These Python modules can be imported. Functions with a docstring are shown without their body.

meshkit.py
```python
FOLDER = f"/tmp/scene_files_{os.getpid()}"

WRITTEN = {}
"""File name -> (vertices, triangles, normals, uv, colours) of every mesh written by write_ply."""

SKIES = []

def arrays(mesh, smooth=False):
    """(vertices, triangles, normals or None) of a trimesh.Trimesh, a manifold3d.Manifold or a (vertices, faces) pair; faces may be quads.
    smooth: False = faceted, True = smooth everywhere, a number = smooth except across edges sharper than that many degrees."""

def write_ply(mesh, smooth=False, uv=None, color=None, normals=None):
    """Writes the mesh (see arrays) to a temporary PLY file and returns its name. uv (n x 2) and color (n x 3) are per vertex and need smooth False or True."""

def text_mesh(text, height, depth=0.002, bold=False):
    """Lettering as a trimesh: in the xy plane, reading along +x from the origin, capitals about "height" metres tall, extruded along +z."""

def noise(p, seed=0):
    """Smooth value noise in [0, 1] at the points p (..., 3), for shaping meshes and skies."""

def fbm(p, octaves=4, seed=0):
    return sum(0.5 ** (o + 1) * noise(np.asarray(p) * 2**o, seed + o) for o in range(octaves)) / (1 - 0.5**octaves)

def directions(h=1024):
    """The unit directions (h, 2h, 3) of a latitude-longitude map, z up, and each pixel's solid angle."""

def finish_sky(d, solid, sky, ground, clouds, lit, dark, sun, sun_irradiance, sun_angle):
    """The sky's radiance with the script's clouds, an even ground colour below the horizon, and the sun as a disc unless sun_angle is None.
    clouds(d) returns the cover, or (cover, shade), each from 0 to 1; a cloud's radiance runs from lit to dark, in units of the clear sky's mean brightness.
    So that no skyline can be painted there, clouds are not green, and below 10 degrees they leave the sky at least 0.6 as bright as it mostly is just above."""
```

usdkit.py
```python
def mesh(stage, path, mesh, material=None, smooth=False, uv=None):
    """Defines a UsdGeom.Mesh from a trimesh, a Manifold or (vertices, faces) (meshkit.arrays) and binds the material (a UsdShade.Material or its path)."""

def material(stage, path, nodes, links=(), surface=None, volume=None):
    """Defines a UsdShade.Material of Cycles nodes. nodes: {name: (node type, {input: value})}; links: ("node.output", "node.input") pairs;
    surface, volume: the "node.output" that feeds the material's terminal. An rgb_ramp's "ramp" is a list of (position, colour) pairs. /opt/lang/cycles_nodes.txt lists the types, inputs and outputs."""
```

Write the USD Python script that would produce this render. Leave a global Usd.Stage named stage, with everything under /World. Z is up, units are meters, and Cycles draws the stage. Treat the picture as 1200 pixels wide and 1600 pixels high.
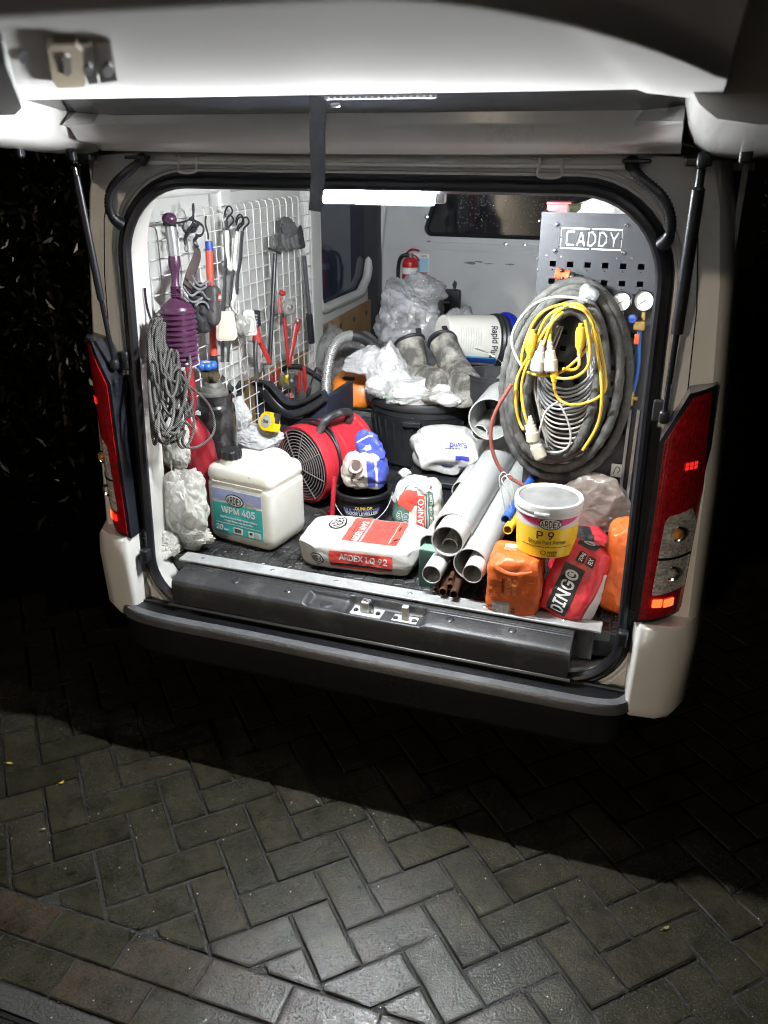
import math, random
import numpy as np, trimesh, manifold3d as m3, usdkit, meshkit
import shapely
from shapely.geometry import Polygon, box as sbox, LineString, Point
from shapely import affinity
from pxr import Usd, UsdGeom, UsdLux, UsdShade, Gf, Sdf
stage = Usd.Stage.CreateInMemory()
UsdGeom.SetStageUpAxis(stage, UsdGeom.Tokens.z); UsdGeom.SetStageMetersPerUnit(stage, 1.0)
UsdGeom.Xform.Define(stage, '/World'); UsdGeom.Scope.Define(stage, '/World/Looks')
PI = math.pi
RNG = np.random.default_rng(7)

# ------------------------------------------------------------------ camera, sky, light, exposure
YAW, PITCH, ROLL, FPX = 0.3316, 0.4162, -0.002, 1299.86
CAM = np.array([0.6846, -1.838, 1.6933])
def cam_rot():
    f = np.array([-math.sin(YAW)*math.cos(PITCH), math.cos(YAW)*math.cos(PITCH), -math.sin(PITCH)])
    r = np.array([math.cos(YAW), math.sin(YAW), 0.0]); d = np.cross(f, r)
    c, s = math.cos(ROLL), math.sin(ROLL)
    return np.array([c*r + s*d, -s*r + c*d, f])
CR = cam_rot()
cam = UsdGeom.Camera.Define(stage, '/World/camera')
M = np.eye(4); M[0, :3], M[1, :3], M[2, :3], M[3, :3] = CR[0], -CR[1], -CR[2], CAM
cam.AddTransformOp().Set(Gf.Matrix4d(M.tolist()))
cam.CreateHorizontalApertureAttr(24.0); cam.CreateVerticalApertureAttr(32.0)
cam.CreateFocalLengthAttr(24.0*FPX/1200); cam.CreateClippingRangeAttr(Gf.Vec2f(0.05, 500))
cam.CreateFStopAttr(4.5); cam.CreateFocusDistanceAttr(2.15)
cam.CreateExposureAttr(0.0)
SUN_EL, SUN_AZ = 0.21, PI + 0.22      # a far low street lamp behind the viewer
dome = UsdLux.DomeLight.Define(stage, '/World/sky')
dome.GetPrim().SetCustomDataByKey('kind', 'structure')
skym = usdkit.material(stage, '/World/Looks/night_sky', {
    's': ('sky_texture', {'sky_type': 'single_scattering', 'sun_disc': False, 'sun_elevation': SUN_EL, 'sun_rotation': SUN_AZ}),
    'w': ('mix_color', {'blend_type': 'multiply', 'fac': 1.0, 'b': (1.0, .74, .52)}), 'b': ('background_shader', {'strength': 0.0003})}, [('s.color', 'w.a'), ('w.result', 'b.color')], surface='b.background')
UsdShade.MaterialBindingAPI.Apply(dome.GetPrim()).Bind(skym)
sun = UsdLux.DistantLight.Define(stage, '/World/far_lamp')
sun.CreateNormalizeAttr(True); sun.CreateIntensityAttr(0.14); sun.CreateAngleAttr(1.2); sun.CreateColorAttr(Gf.Vec3f(1, .84, .64))
sd = np.array([math.sin(SUN_AZ)*math.cos(SUN_EL), math.cos(SUN_AZ)*math.cos(SUN_EL), math.sin(SUN_EL)])
zx = np.cross([0, 0, 1], sd); zx /= np.linalg.norm(zx); zy = np.cross(sd, zx)
LM = np.eye(4); LM[0, :3], LM[1, :3], LM[2, :3] = zx, zy, sd
sun.AddTransformOp().Set(Gf.Matrix4d(LM.tolist()))
LED_STRENGTH = 2900.0

# ------------------------------------------------------------------ measuring the photograph: a pixel and one known coordinate give a point
def ray(px, py): return np.array([(px-600)/FPX, (py-800)/FPX, 1.0]) @ CR
def Y(px, py, y): d = ray(px, py); return CAM + d*(y-CAM[1])/d[1]
def Z(px, py, z): d = ray(px, py); return CAM + d*(z-CAM[2])/d[2]
def X(px, py, x): d = ray(px, py); return CAM + d*(x-CAM[0])/d[0]

# ------------------------------------------------------------------ materials
_mats = {}
def mat(name, color, rough=0.5, metal=0.0, var=0.0, vscale=8.0, color2=None, bump=0.0, bscale=60.0, coat=0.0, spec=0.5, dust=None, dscale=14.0, dust_at=(0.5, 0.7), rvar=0.0, sss=0.0):
    """Principled paint with uneven tone (var), a second tone, fine relief (bump, metres), dust or stains."""
    if name in _mats: return _mats[name]
    n = {'p': ('principled_bsdf', {'base_color': color, 'roughness': rough, 'metallic': metal, 'coat_weight': coat, 'specular_ior_level': spec}),
         'g': ('texture_coordinate', {})}
    L = []; out = None
    src = 'g.object'
    if var or color2 is not None:
        c2 = color2 if color2 is not None else tuple(c*(1-var) for c in color)
        n['n'] = ('noise_texture', {'scale': vscale, 'detail': 5.0, 'roughness': 0.6}); L.append((src, 'n.vector'))
        n['r'] = ('rgb_ramp', {'ramp': [(0.34, color), (0.68, c2)]}); L.append(('n.fac', 'r.fac')); out = 'r.color'
    if dust is not None:
        n['dn'] = ('noise_texture', {'scale': dscale, 'detail': 8.0, 'roughness': 0.68}); L.append((src, 'dn.vector'))
        n['dr'] = ('rgb_ramp', {'ramp': [(dust_at[0], (0, 0, 0)), (dust_at[1], (1, 1, 1))]}); L.append(('dn.fac', 'dr.fac'))
        n['bw'] = ('rgb_to_bw', {}); L.append(('dr.color', 'bw.color'))
        n['dm'] = ('mix_color', {'a': color, 'b': dust}); L.append(('bw.val', 'dm.fac'))
        if out: L.append((out, 'dm.a'))
        out = 'dm.result'
    if out: L.append((out, 'p.base_color'))
    if rvar:
        n['rn'] = ('noise_texture', {'scale': vscale*1.7, 'detail': 4.0}); L.append((src, 'rn.vector'))
        n['rm'] = ('map_range', {'from_min': 0.3, 'from_max': 0.7, 'to_min': max(rough-rvar, .03), 'to_max': rough+rvar, 'clamp': True}); L += [('rn.fac', 'rm.value'), ('rm.result', 'p.roughness')]
    if bump:
        n['bn'] = ('noise_texture', {'scale': bscale, 'detail': 4.0, 'roughness': 0.6}); L.append((src, 'bn.vector'))
        n['b'] = ('bump', {'distance': bump, 'strength': 1.0}); L += [('bn.fac', 'b.height'), ('b.normal', 'p.normal')]
    _mats[name] = usdkit.material(stage, '/World/Looks/'+name, n, L, surface='p.BSDF')
    return _mats[name]
def emit(name, color, strength):
    if name not in _mats:
        _mats[name] = usdkit.material(stage, '/World/Looks/'+name, {'e': ('emission', {'color': color, 'strength': strength})}, [], surface='e.emission')
    return _mats[name]
def film(name, clear, tint, rough=0.08, white=0.35, scale=14.0, bump=0.003):
    """Thin crumpled plastic film: part clear, part milky, glossy."""
    if name not in _mats:
        _mats[name] = usdkit.material(stage, '/World/Looks/'+name, {
            'g': ('texture_coordinate', {}), 'n': ('noise_texture', {'scale': scale, 'detail': 3.0, 'distortion': 2.0}),
            'b': ('bump', {'distance': bump, 'strength': 0.7}),
            'mr': ('map_range', {'from_min': 0.35, 'from_max': 0.65, 'to_min': max(0, clear-0.18), 'to_max': min(1, clear+0.18), 'clamp': True}),
            't': ('transparent_bsdf', {'color': (0.96, 0.96, 0.96)}),
            'd': ('diffuse_bsdf', {'color': tint}), 'tl': ('translucent_bsdf', {'color': tint}), 'dm': ('mix_closure', {'fac': 0.28}),
            'm1': ('mix_closure', {'fac': clear}),
            'gl': ('glossy_bsdf', {'color': (1, 1, 1), 'roughness': rough}), 'f': ('fresnel', {'IOR': 1.7}), 'm2': ('mix_closure', {})},
            [('g.object', 'n.vector'), ('n.fac', 'b.height'), ('n.fac', 'mr.value'), ('mr.result', 'm1.fac'), ('b.normal', 'gl.normal'), ('b.normal', 'd.normal'), ('b.normal', 'f.normal'),
             ('d.BSDF', 'dm.closure1'), ('tl.BSDF', 'dm.closure2'), ('dm.closure', 'm1.closure1'), ('t.BSDF', 'm1.closure2'),
             ('f.fac', 'm2.fac'), ('m1.closure', 'm2.closure1'), ('gl.BSDF', 'm2.closure2')], surface='m2.closure')
    return _mats[name]
def pane(name, tint=(0.03, 0.035, 0.045), clear=0.25, rough=0.03):
    if name not in _mats:
        _mats[name] = usdkit.material(stage, '/World/Looks/'+name, {
            't': ('transparent_bsdf', {'color': (0.5, 0.55, 0.6)}), 'd': ('diffuse_bsdf', {'color': tint}), 'm1': ('mix_closure', {'fac': clear}),
            'gl': ('glossy_bsdf', {'color': (1, 1, 1), 'roughness': rough}), 'f': ('fresnel', {'IOR': 1.5}), 'm2': ('mix_closure', {})},
            [('d.BSDF', 'm1.closure1'), ('t.BSDF', 'm1.closure2'), ('f.fac', 'm2.fac'), ('m1.closure', 'm2.closure1'), ('gl.BSDF', 'm2.closure2')], surface='m2.closure')
    return _mats[name]

# ------------------------------------------------------------------ things and parts
_used = {}
def numbered(path):
    k = _used.get(path, -1) + 1; _used[path] = k
    return path if k == 0 else f'{path}_{k:03d}'
class Thing:
    def __init__(s, name, label, cat, loc=(0, 0, 0), group=None, kind=None):
        s.loc = np.asarray(loc, float); s.path = numbered('/World/'+name)
        x = UsdGeom.Xform.Define(stage, s.path); x.AddTranslateOp().Set(Gf.Vec3d(*map(float, s.loc))); s.prim = x.GetPrim()
        for k, v in (('label', label), ('category', cat), ('group', group), ('kind', kind)):
            if v: s.prim.SetCustomDataByKey(k, v)
    def part(s, name, mesh, m, smooth=35, label=None, parent=None, kind=None):
        path = numbered((parent or s.path)+'/'+name)
        v, f = MV(mesh)
        g = usdkit.mesh(stage, path, (v - s.loc, f), m, smooth=smooth)
        if label: g.GetPrim().SetCustomDataByKey('label', label)
        if kind: g.GetPrim().SetCustomDataByKey('kind', kind)
        return path
def MV(mesh):
    if hasattr(mesh, 'to_mesh'):
        q = mesh.to_mesh(); return np.array(q.vert_properties[:, :3]), np.array(q.tri_verts)
    if isinstance(mesh, (tuple, list)):
        v, f = np.asarray(mesh[0], float), np.asarray(mesh[1], int)
        if f.shape[1] == 4: f = np.vstack([f[:, [0, 1, 2]], f[:, [0, 2, 3]]])
        return v, f
    return np.array(mesh.vertices, float), np.array(mesh.faces)
def single(name, mesh, m, label=None, cat=None, group=None, kind=None, smooth=35):
    path = numbered('/World/'+name); v, f = MV(mesh)
    c = v.mean(0); c[2] = v[:, 2].min()
    g = usdkit.mesh(stage, path, (v - c, f), m, smooth=smooth); g.AddTranslateOp().Set(Gf.Vec3d(*map(float, c)))
    for k, q in (('label', label), ('category', cat), ('group', group), ('kind', kind)):
        if q: g.GetPrim().SetCustomDataByKey(k, q)
    return path

# ------------------------------------------------------------------ shapes
def cat(*ms):
    V, F, k = [], [], 0
    for m in ms:
        v, f = MV(m); V.append(v); F.append(f+k); k += len(v)
    return np.vstack(V), np.vstack(F)
def unit(v): v = np.asarray(v, float); return v/np.linalg.norm(v)
def grid_faces(nu, nv, cu=False, cv=False):
    i = np.arange(nu if cu else nu-1); j = np.arange(nv if cv else nv-1)
    I, J = np.meshgrid(i, j, indexing='ij'); I2, J2 = (I+1) % nu, (J+1) % nv
    return np.stack([I*nv+J, I2*nv+J, I2*nv+J2, I*nv+J2], -1).reshape(-1, 4)
def spline(pts, n=40, closed=False):
    from scipy.interpolate import CubicSpline
    p = np.asarray(pts, float)
    if closed: p = np.vstack([p, p[:1]])
    t = np.concatenate([[0], np.cumsum(np.sqrt(np.linalg.norm(np.diff(p, axis=0), axis=1)+1e-9))])
    cs = CubicSpline(t, p, bc_type='periodic' if closed else 'natural')
    return cs(np.linspace(0, t[-1], n, endpoint=not closed))
def tube(path, r, n=10, closed=False, cap=True, flat=None, up=None):
    """Sweep of a circle (or an ellipse: flat = height/width, up = its normal) along a path. r may vary."""
    p = np.asarray(path, float); N = len(p)
    t = (np.roll(p, -1, 0) - np.roll(p, 1, 0)) if closed else np.gradient(p, axis=0)
    t /= np.maximum(np.linalg.norm(t, axis=1, keepdims=True), 1e-9)
    a = np.asarray(up, float) if up is not None else np.array([0, 0, 1.0]) if abs(t[0, 2]) < .9 else np.array([1.0, 0, 0])
    Ns = []
    u = unit(a - t[0]*(a @ t[0]))
    for k in range(N):
        if up is not None: u = a
        u = u - t[k]*(u @ t[k]); u = u/max(np.linalg.norm(u), 1e-9); Ns.append(u)
    U = np.array(Ns); W = np.cross(t, U)
    if closed and up is None:                       # spread the twist
        c = np.array(Ns[-1] - t[0]*(Ns[-1] @ t[0])); c = unit(c); ang = math.atan2(c @ W[0], c @ U[0])
        th = -ang*np.arange(N)/N; U, W = U*np.cos(th)[:, None]+W*np.sin(th)[:, None], -U*np.sin(th)[:, None]+W*np.cos(th)[:, None]
    A = np.linspace(0, 2*PI, n, endpoint=False); r = np.broadcast_to(np.asarray(r, float), (N,))
    fl = 1.0 if flat is None else flat
    v = p[:, None] + r[:, None, None]*(np.sin(A)[None, :, None]*U[:, None]*fl + np.cos(A)[None, :, None]*W[:, None])
    f = grid_faces(N, n, closed, True); v = v.reshape(-1, 3)
    v, f = MV((v, f))
    if cap and not closed:
        k = len(v); v = np.vstack([v, p[:1], p[-1:]])
        e = np.arange(n); e2 = (e+1) % n
        f = np.vstack([f, np.stack([np.full(n, k), e2, e], 1), np.stack([np.full(n, k+1), (N-1)*n+e, (N-1)*n+e2], 1)])
    return v, f[:, ::-1]
def frame(axis, up=(0, 0, 1)):
    w = unit(axis); u = np.asarray(up, float)
    if abs(u @ w) > .98: u = np.array([0, 1.0, 0])
    u = unit(np.cross(u, w)); return np.stack([u, np.cross(w, u), w])     # rows: right, up, axis
def lathe(profile, base=(0, 0, 0), axis=(0, 0, 1), n=32, wob=0.0, seed=0):
    """Solid of revolution. profile: (radius, height) pairs."""
    pr = np.asarray(profile, float); A = np.linspace(0, 2*PI, n, endpoint=False); R = frame(axis)
    v = np.stack([pr[:, :1]*np.cos(A), pr[:, :1]*np.sin(A), np.repeat(pr[:, 1:], n, 1)], -1)
    v = v.reshape(-1, 3)
    if wob: v[:, :2] *= (1 + wob*(meshkit.fbm(v*9, 3, seed)-.5))[:, None]
    f = grid_faces(len(pr), n, False, True)
    return v @ R + np.asarray(base, float), f[:, ::-1]
def bx(x0, x1, y0, y1, z0, z1):
    m = trimesh.creation.box((x1-x0, y1-y0, z1-z0)); m.apply_translation(((x0+x1)/2, (y0+y1)/2, (z0+z1)/2)); return m
_sph = {}
def rbox(size, r, seg=12):
    """Rounded box, centred."""
    k = (round(r, 5), seg)
    s = _sph.setdefault(k, m3.Manifold.sphere(r, seg)); h = np.asarray(size)/2 - r
    return m3.Manifold.batch_hull([s.translate((h[0]*a, h[1]*b, h[2]*c)) for a in (-1, 1) for b in (-1, 1) for c in (-1, 1)])
def place(mesh, origin, R=None, scale=1.0):
    v, f = MV(mesh); v = v*scale
    return (v @ (np.eye(3) if R is None else R)) + np.asarray(origin, float), f
def rotz(a): c, s = math.cos(a), math.sin(a); return np.array([[c, s, 0], [-s, c, 0], [0, 0, 1.0]])     # rows = images of x, y, z
def roty(a): c, s = math.cos(a), math.sin(a); return np.array([[c, 0, -s], [0, 1.0, 0], [s, 0, c]])
def rotx(a): c, s = math.cos(a), math.sin(a); return np.array([[1.0, 0, 0], [0, c, s], [0, -s, c]])
XZ = np.array([[1.0, 0, 0], [0, 0, 1.0], [0, -1.0, 0]])      # a drawing (x right, y up) on a plane that faces the viewer (-y)
def prism(poly, depth, origin=(0, 0, 0), R=XZ):
    ms = [trimesh.creation.extrude_polygon(g, depth, engine='earcut') for g in getattr(poly, 'geoms', [poly]) if g.area > 1e-9]
    return place(cat(*ms), origin, R)
def rrect(w, h, r, cx=0, cy=0): return sbox(cx-w/2+r, cy-h/2+r, cx+w/2-r, cy+h/2-r).buffer(r, 6)
def fine(mesh, e):
    v, f = MV(mesh)
    v, f = trimesh.remesh.subdivide_to_size(v, f, e, max_iter=12); return v, f
def seg(a, b, r, n=8): return tube(np.array([a, b], float), r, n)
_txt = {}
def text(s, h, bold=True, width=None, depth=0.0006):
    """Lettering centred on the origin, capitals h tall; width squeezes it."""
    if (s, bold) not in _txt:
        m = meshkit.text_mesh(s, 1.0, 1.0, bold); _txt[s, bold] = MV(m)
    v, f = _txt[s, bold]; v = v.copy(); lo, hi = v.min(0), v.max(0)
    sx = h if width is None else width/(hi[0]-lo[0])
    v[:, 0] = (v[:, 0]-(lo[0]+hi[0])/2)*sx; v[:, 1] = (v[:, 1]-0.5)*h; v[:, 2] = v[:, 2]*depth
    return v, f
def shift(m, x=0, y=0, z=0, rot=0.0):
    v, f = MV(m); return v @ rotz(rot) + [x, y, z], f
def flat(poly, z=0.0):
    return shift(prism(poly, 0.0005, R=np.eye(3)), 0, 0, z)
def onto(mesh, S, e=0.012):
    """Bends flat print onto a surface S(x, y) -> points, normals."""
    v, f = fine(mesh, e); p, n = S(v[:, 0], v[:, 1]); return p + n*(v[:, 2:3]+0.0008), f
def numeric(Sp, e=1e-3):
    def S(x, y):
        p = Sp(x, y); n = np.cross(Sp(x+e, y)-Sp(x-e, y), Sp(x, y+e)-Sp(x, y-e))
        return p, n/np.maximum(np.linalg.norm(n, axis=1, keepdims=True), 1e-12)
    return S
def planeS(origin, R):
    R = np.asarray(R); o = np.asarray(origin, float)
    return lambda x, y: (o + x[:, None]*R[0] + y[:, None]*R[1], np.repeat(R[2:3], len(x), 0))
def cylS(base, axis, rfun, a0, n=None):
    """Print round a bucket: x runs along the circumference from angle a0, y up the axis."""
    R = frame(axis); b = np.asarray(base, float); r0 = rfun(0.0)
    def Sp(x, y):
        r = np.array([rfun(q) for q in y]); a = a0 + x/r0
        return b + (r*np.cos(a))[:, None]*R[0] + (r*np.sin(a))[:, None]*R[1] + y[:, None]*R[2]
    return numeric(Sp)

# ------------------------------------------------------------------ ground: wet block paving
ASPH = mat('bedding_sand', (0.008, 0.0078, 0.0055), 0.32, var=0.5, vscale=30, bump=0.005, bscale=160)
g = bx(-60, 60, -60, 60, -0.4, -0.0055); single('ground', g, ASPH, kind='structure', smooth=False)
def paver_mat(i, c):
    name = f'wet_paver_{"abcdefgh"[i]}'
    return usdkit.material(stage, '/World/Looks/'+name, {
        'g': ('geometry', {}), 'n': ('noise_texture', {'scale': 9.0, 'detail': 6.0, 'roughness': .65}), 'n2': ('noise_texture', {'scale': 210.0, 'detail': 2.0, 'roughness': .6}),
        'n3': ('noise_texture', {'scale': 26.0, 'detail': 5.0, 'roughness': .6}),
        'r': ('rgb_ramp', {'ramp': [(0.3, tuple(x*.45 for x in c)), (0.5, c), (0.62, (c[0]*1.25, c[1]*1.2, c[2]*1.1)), (0.74, (c[0]*.6, c[1]*.7, c[2]*.5))]}),
        'sp': ('rgb_ramp', {'ramp': [(0.35, (.55, .55, .55)), (0.62, (1.25, 1.25, 1.25))]}),
        'mx': ('mix_color', {'blend_type': 'multiply', 'fac': 0.8}),
        'rr': ('map_range', {'from_min': 0.35, 'from_max': 0.65, 'to_min': 0.2, 'to_max': 0.42, 'clamp': True}),
        'b': ('bump', {'distance': 0.0014, 'strength': 1.0}), 'b2': ('bump', {'distance': 0.003, 'strength': .5}),
        'p': ('principled_bsdf', {'specular_ior_level': 0.12, 'coat_weight': 0.8, 'coat_roughness': 0.03, 'coat_ior': 1.4})},
        [('g.position', 'n.vector'), ('g.position', 'n2.vector'), ('g.position', 'n3.vector'), ('n.fac', 'r.fac'), ('n2.fac', 'sp.fac'), ('r.color', 'mx.a'), ('sp.color', 'mx.b'), ('mx.result', 'p.base_color'),
         ('n3.fac', 'rr.value'), ('rr.result', 'p.roughness'), ('n3.fac', 'b2.height'), ('b2.normal', 'b.normal'), ('n2.fac', 'b.height'), ('b.normal', 'p.normal'), ('b.normal', 'p.coat_normal')], surface='p.BSDF')
PAV = [paver_mat(i, c) for i, c in enumerate([(.029, .0265, .0165), (.025, .0235, .0150), (.031, .0275, .0180), (.023, .0215, .0140), (.032, .0280, .0190), (.027, .0252, .0158)])]
PAVR = [paver_mat(6, (.036, .027, .019)), paver_mat(7, (.036, .029, .021))]
def paver_mesh(poly, rng, lift):
    """A block with chamfered edges, from its outline in plan."""
    poly = shapely.geometry.polygon.orient(poly, 1.0); top = poly.buffer(-0.0030, join_style=2)
    if top.is_empty or top.geom_type != 'Polygon' or top.area < 2e-4: return None
    o = np.array(poly.exterior.coords)[:-1]; t = np.array(top.exterior.coords)[:-1]
    c = np.array(poly.centroid.coords[0]); tilt = rng.normal(0, .006, 2)
    dz = lambda p: lift + (p-c) @ tilt
    if len(t) != len(o): 
        m = trimesh.creation.extrude_polygon(top, .03, engine='earcut'); v, f = MV(m); v[:, 2] += -0.03+lift; return v, f
    if np.linalg.norm(t[0]-o[0]) > .02: t = np.roll(t, -np.argmin(np.linalg.norm(t-o[0], axis=1)), 0)
    n = len(o)
    v = np.vstack([np.c_[o, np.full(n, -.035)], np.c_[o, dz(o)-.0024], np.c_[t, dz(t)]])
    f = []
    for k in range(n):
        q = (k+1) % n
        for a in (0, n): f += [(a+k, a+q, a+n+q), (a+k, a+n+q, a+n+k)]
    for k in range(1, n-1): f.append((2*n, 2*n+k, 2*n+k+1))
    return v, np.array(f)
PO, PT, PS = np.array([-0.7064, -0.3922]), 0.7653, 0.1008     # herringbone origin, angle, module
U_, V_ = np.array([math.cos(PT), math.sin(PT)]), np.array([math.sin(PT), -math.cos(PT)])
EDGE = -0.713                                                # where the herringbone meets the border courses
paving = Thing('driveway_paving', None, None, kind='structure')
keep = sbox(-1.75, EDGE+0.004, 1.6, 0.62); cells = []
for a in range(-40, 41):
    for b in range(-40, 41):
        for (ou, ov, w, h) in ((0, 0, 2, 1), (2, 0, 1, 2)):
            u, v = ou+a+2*b, ov-a+2*b
            gj = .042
            cs = [PO+PS*((u+p)*U_+(v+q)*V_) for p, q in ((gj, gj), (w-gj, gj), (w-gj, h-gj), (gj, h-gj))]
            P_ = Polygon(cs)
            c = np.array(P_.centroid.coords[0])
            if -1.8 < c[0] < 5 and EDGE-.1 < c[1] < 9: cells.append((c, P_))
rng = np.random.default_rng(3)
near, far = [], []
for c, P_ in cells:
    q = P_.intersection(sbox(-9, EDGE+.004, 9, 20))
    if q.is_empty or q.area < 8e-4: continue
    if q.area < P_.area*.995: q = q.buffer(-.001, join_style=2)
    (near if (c[1] < .12 and -1.45 < c[0] < 1.35) else far).append((c, q))
near.sort(key=lambda t: t[0][1])
for c, q in near[:298]:
    m = paver_mesh(q, rng, rng.normal(0, .0013))
    if m is not None: paving.part('paver', m, PAV[rng.integers(6)], smooth=False)
rest = []
for c, q in near[298:] + [t for t in far if (t[0][0] > .75 and t[0][0] < 1.9+.05*t[0][1]) or t[0][1] < .5]:
    m = paver_mesh(q, rng, rng.normal(0, .0015))
    if m is not None: rest.append(m)
paving.part('distant_paver', cat(*rest), PAV[0], smooth=False, kind='stuff')
# two border courses laid end to end, parallel with the van's back
for row, (y1, off) in enumerate(((EDGE-.002, .0), (EDGE-.104, .115))):
    for k in range(-5, 9):
        x0 = -0.925+k*.2035+off
        m = paver_mesh(sbox(x0+.003, y1-.098, x0+.2, y1-.001), rng, rng.normal(0, .0012))
        paving.part('border_paver', m, PAVR[0] if rng.random() < .35 else PAVR[1] if rng.random() < .5 else PAV[rng.integers(6)], smooth=False)
# beads of rain standing on the blocks where the picture shows them
def beads(n, x0, x1, y0, y1, seed):
    r = np.random.default_rng(seed); c = np.c_[r.uniform(x0, x1, n), r.uniform(y0, y1, n)]
    c = c[meshkit.fbm(np.c_[c*14, c[:, :1]*0], 3, seed) > .40]; n = len(c); rad = r.uniform(.0005, .0013, n)*(1+.5*(r.random(n) > .93))
    a = np.linspace(0, 2*PI, 6, endpoint=False); ring = np.c_[np.cos(a), np.sin(a)]
    prof_ = ((1.0, -.15), (.72, .34)); V = []
    for k, h in prof_: V.append(np.concatenate([c[:, None]+ring[None]*rad[:, None, None]*k, np.broadcast_to((rad*h)[:, None, None], (n, 6, 1))], 2))
    V.append(np.concatenate([c, (rad*.5)[:, None]], 1)[:, None])
    V = np.concatenate(V, 1); V[..., 2] += .0008
    f = []
    for k in range(6):
        q = (k+1) % 6; f += [(k, q, 6+q), (k, 6+q, 6+k), (6+k, 6+q, 12)]
    return V.reshape(-1, 3), (np.arange(n)[:, None, None]*13+np.array(f)[None]).reshape(-1, 3)
paving.part('rain_beads', beads(62000, -1.45, 1.3, -1.02, .0, 77), mat('rain_bead', (.30, .30, .29), .12, metal=.75, coat=1.0, spec=1.0), smooth=True, kind='stuff')
CONC = mat('drain_concrete', (.028, .026, .019), .5, var=.4, vscale=18, bump=.003, bscale=150)
kerb = single('drain_edge', bx(-2.2, 1.8, EDGE-.258, EDGE-.2105, -.03, .0), CONC, kind='structure')
drain = Thing('drain_grate', 'black slotted drain grate set in the driveway at the lower left corner', 'drain grate', (-.8, EDGE-.35, -.01))
IRON = mat('grate_iron', (.012, .012, .012), .35, var=.4, bump=.001)
drain.part('rim', cat(bx(-2, 1.5, EDGE-.271, EDGE-.262, -.03, -.002), bx(-2, 1.5, EDGE-.43, EDGE-.4215, -.03, -.002)), IRON)
for k in range(40):
    drain.part('slat', bx(-1.1+k*.022, -1.093+k*.022, EDGE-.421, EDGE-.272, -.022, -.004), IRON)

# ------------------------------------------------------------------ the van
WHITE = mat('white_paint', (.84, .815, .77), .28, var=.05, vscale=5, coat=.5, dust=(.48, .44, .37), dscale=7.0, dust_at=(.60, .85))
WHITEC = mat('white_paint_wet', (.79, .775, .74), .22, var=.05, vscale=4, coat=.6)
LINER = mat('white_liner', (.46, .46, .445), .42, var=.10, vscale=6, dust=(.42, .38, .31), dscale=7, dust_at=(.58, .8))
GREYW = mat('grey_bulkhead', (.43, .44, .45), .42, var=.10, vscale=3.5, dust=(.36, .36, .35), dscale=6, dust_at=(.55, .8))
RUB = mat('black_rubber', (.012, .013, .017), .38, var=.3, vscale=30)
PLB = mat('black_plastic', (.026, .027, .029), .42, var=.25, vscale=14, bump=.0006, bscale=350, dust=(.10, .10, .095), dscale=11, dust_at=(.52, .80))
PLW = mat('black_plastic_wet', (.006, .0065, .008), .3, var=.3, vscale=14, bump=.0008, bscale=240)
ALU = mat('worn_aluminium', (.44, .45, .45), .40, metal=.25, var=.3, vscale=16, bump=.0004, bscale=200, dust=(.25, .25, .24), dscale=10, dust_at=(.5, .75))
STEEL = mat('zinc_steel', (.55, .56, .58), .28, metal=1.0, var=.25, vscale=40)
CHR = mat('bright_chrome', (.78, .80, .83), .12, metal=1.0)
DARK = mat('dark_cavity', (.008, .009, .012), .5)
ZB, ZT, HWB, HWT = .448, 1.606, .667, .650
def ry(z): return .032*(z-ZB)                    # the rear face leans forward a little
def hw(z): return HWB+(HWT-HWB)*(z-ZB)/(ZT-ZB)
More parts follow.
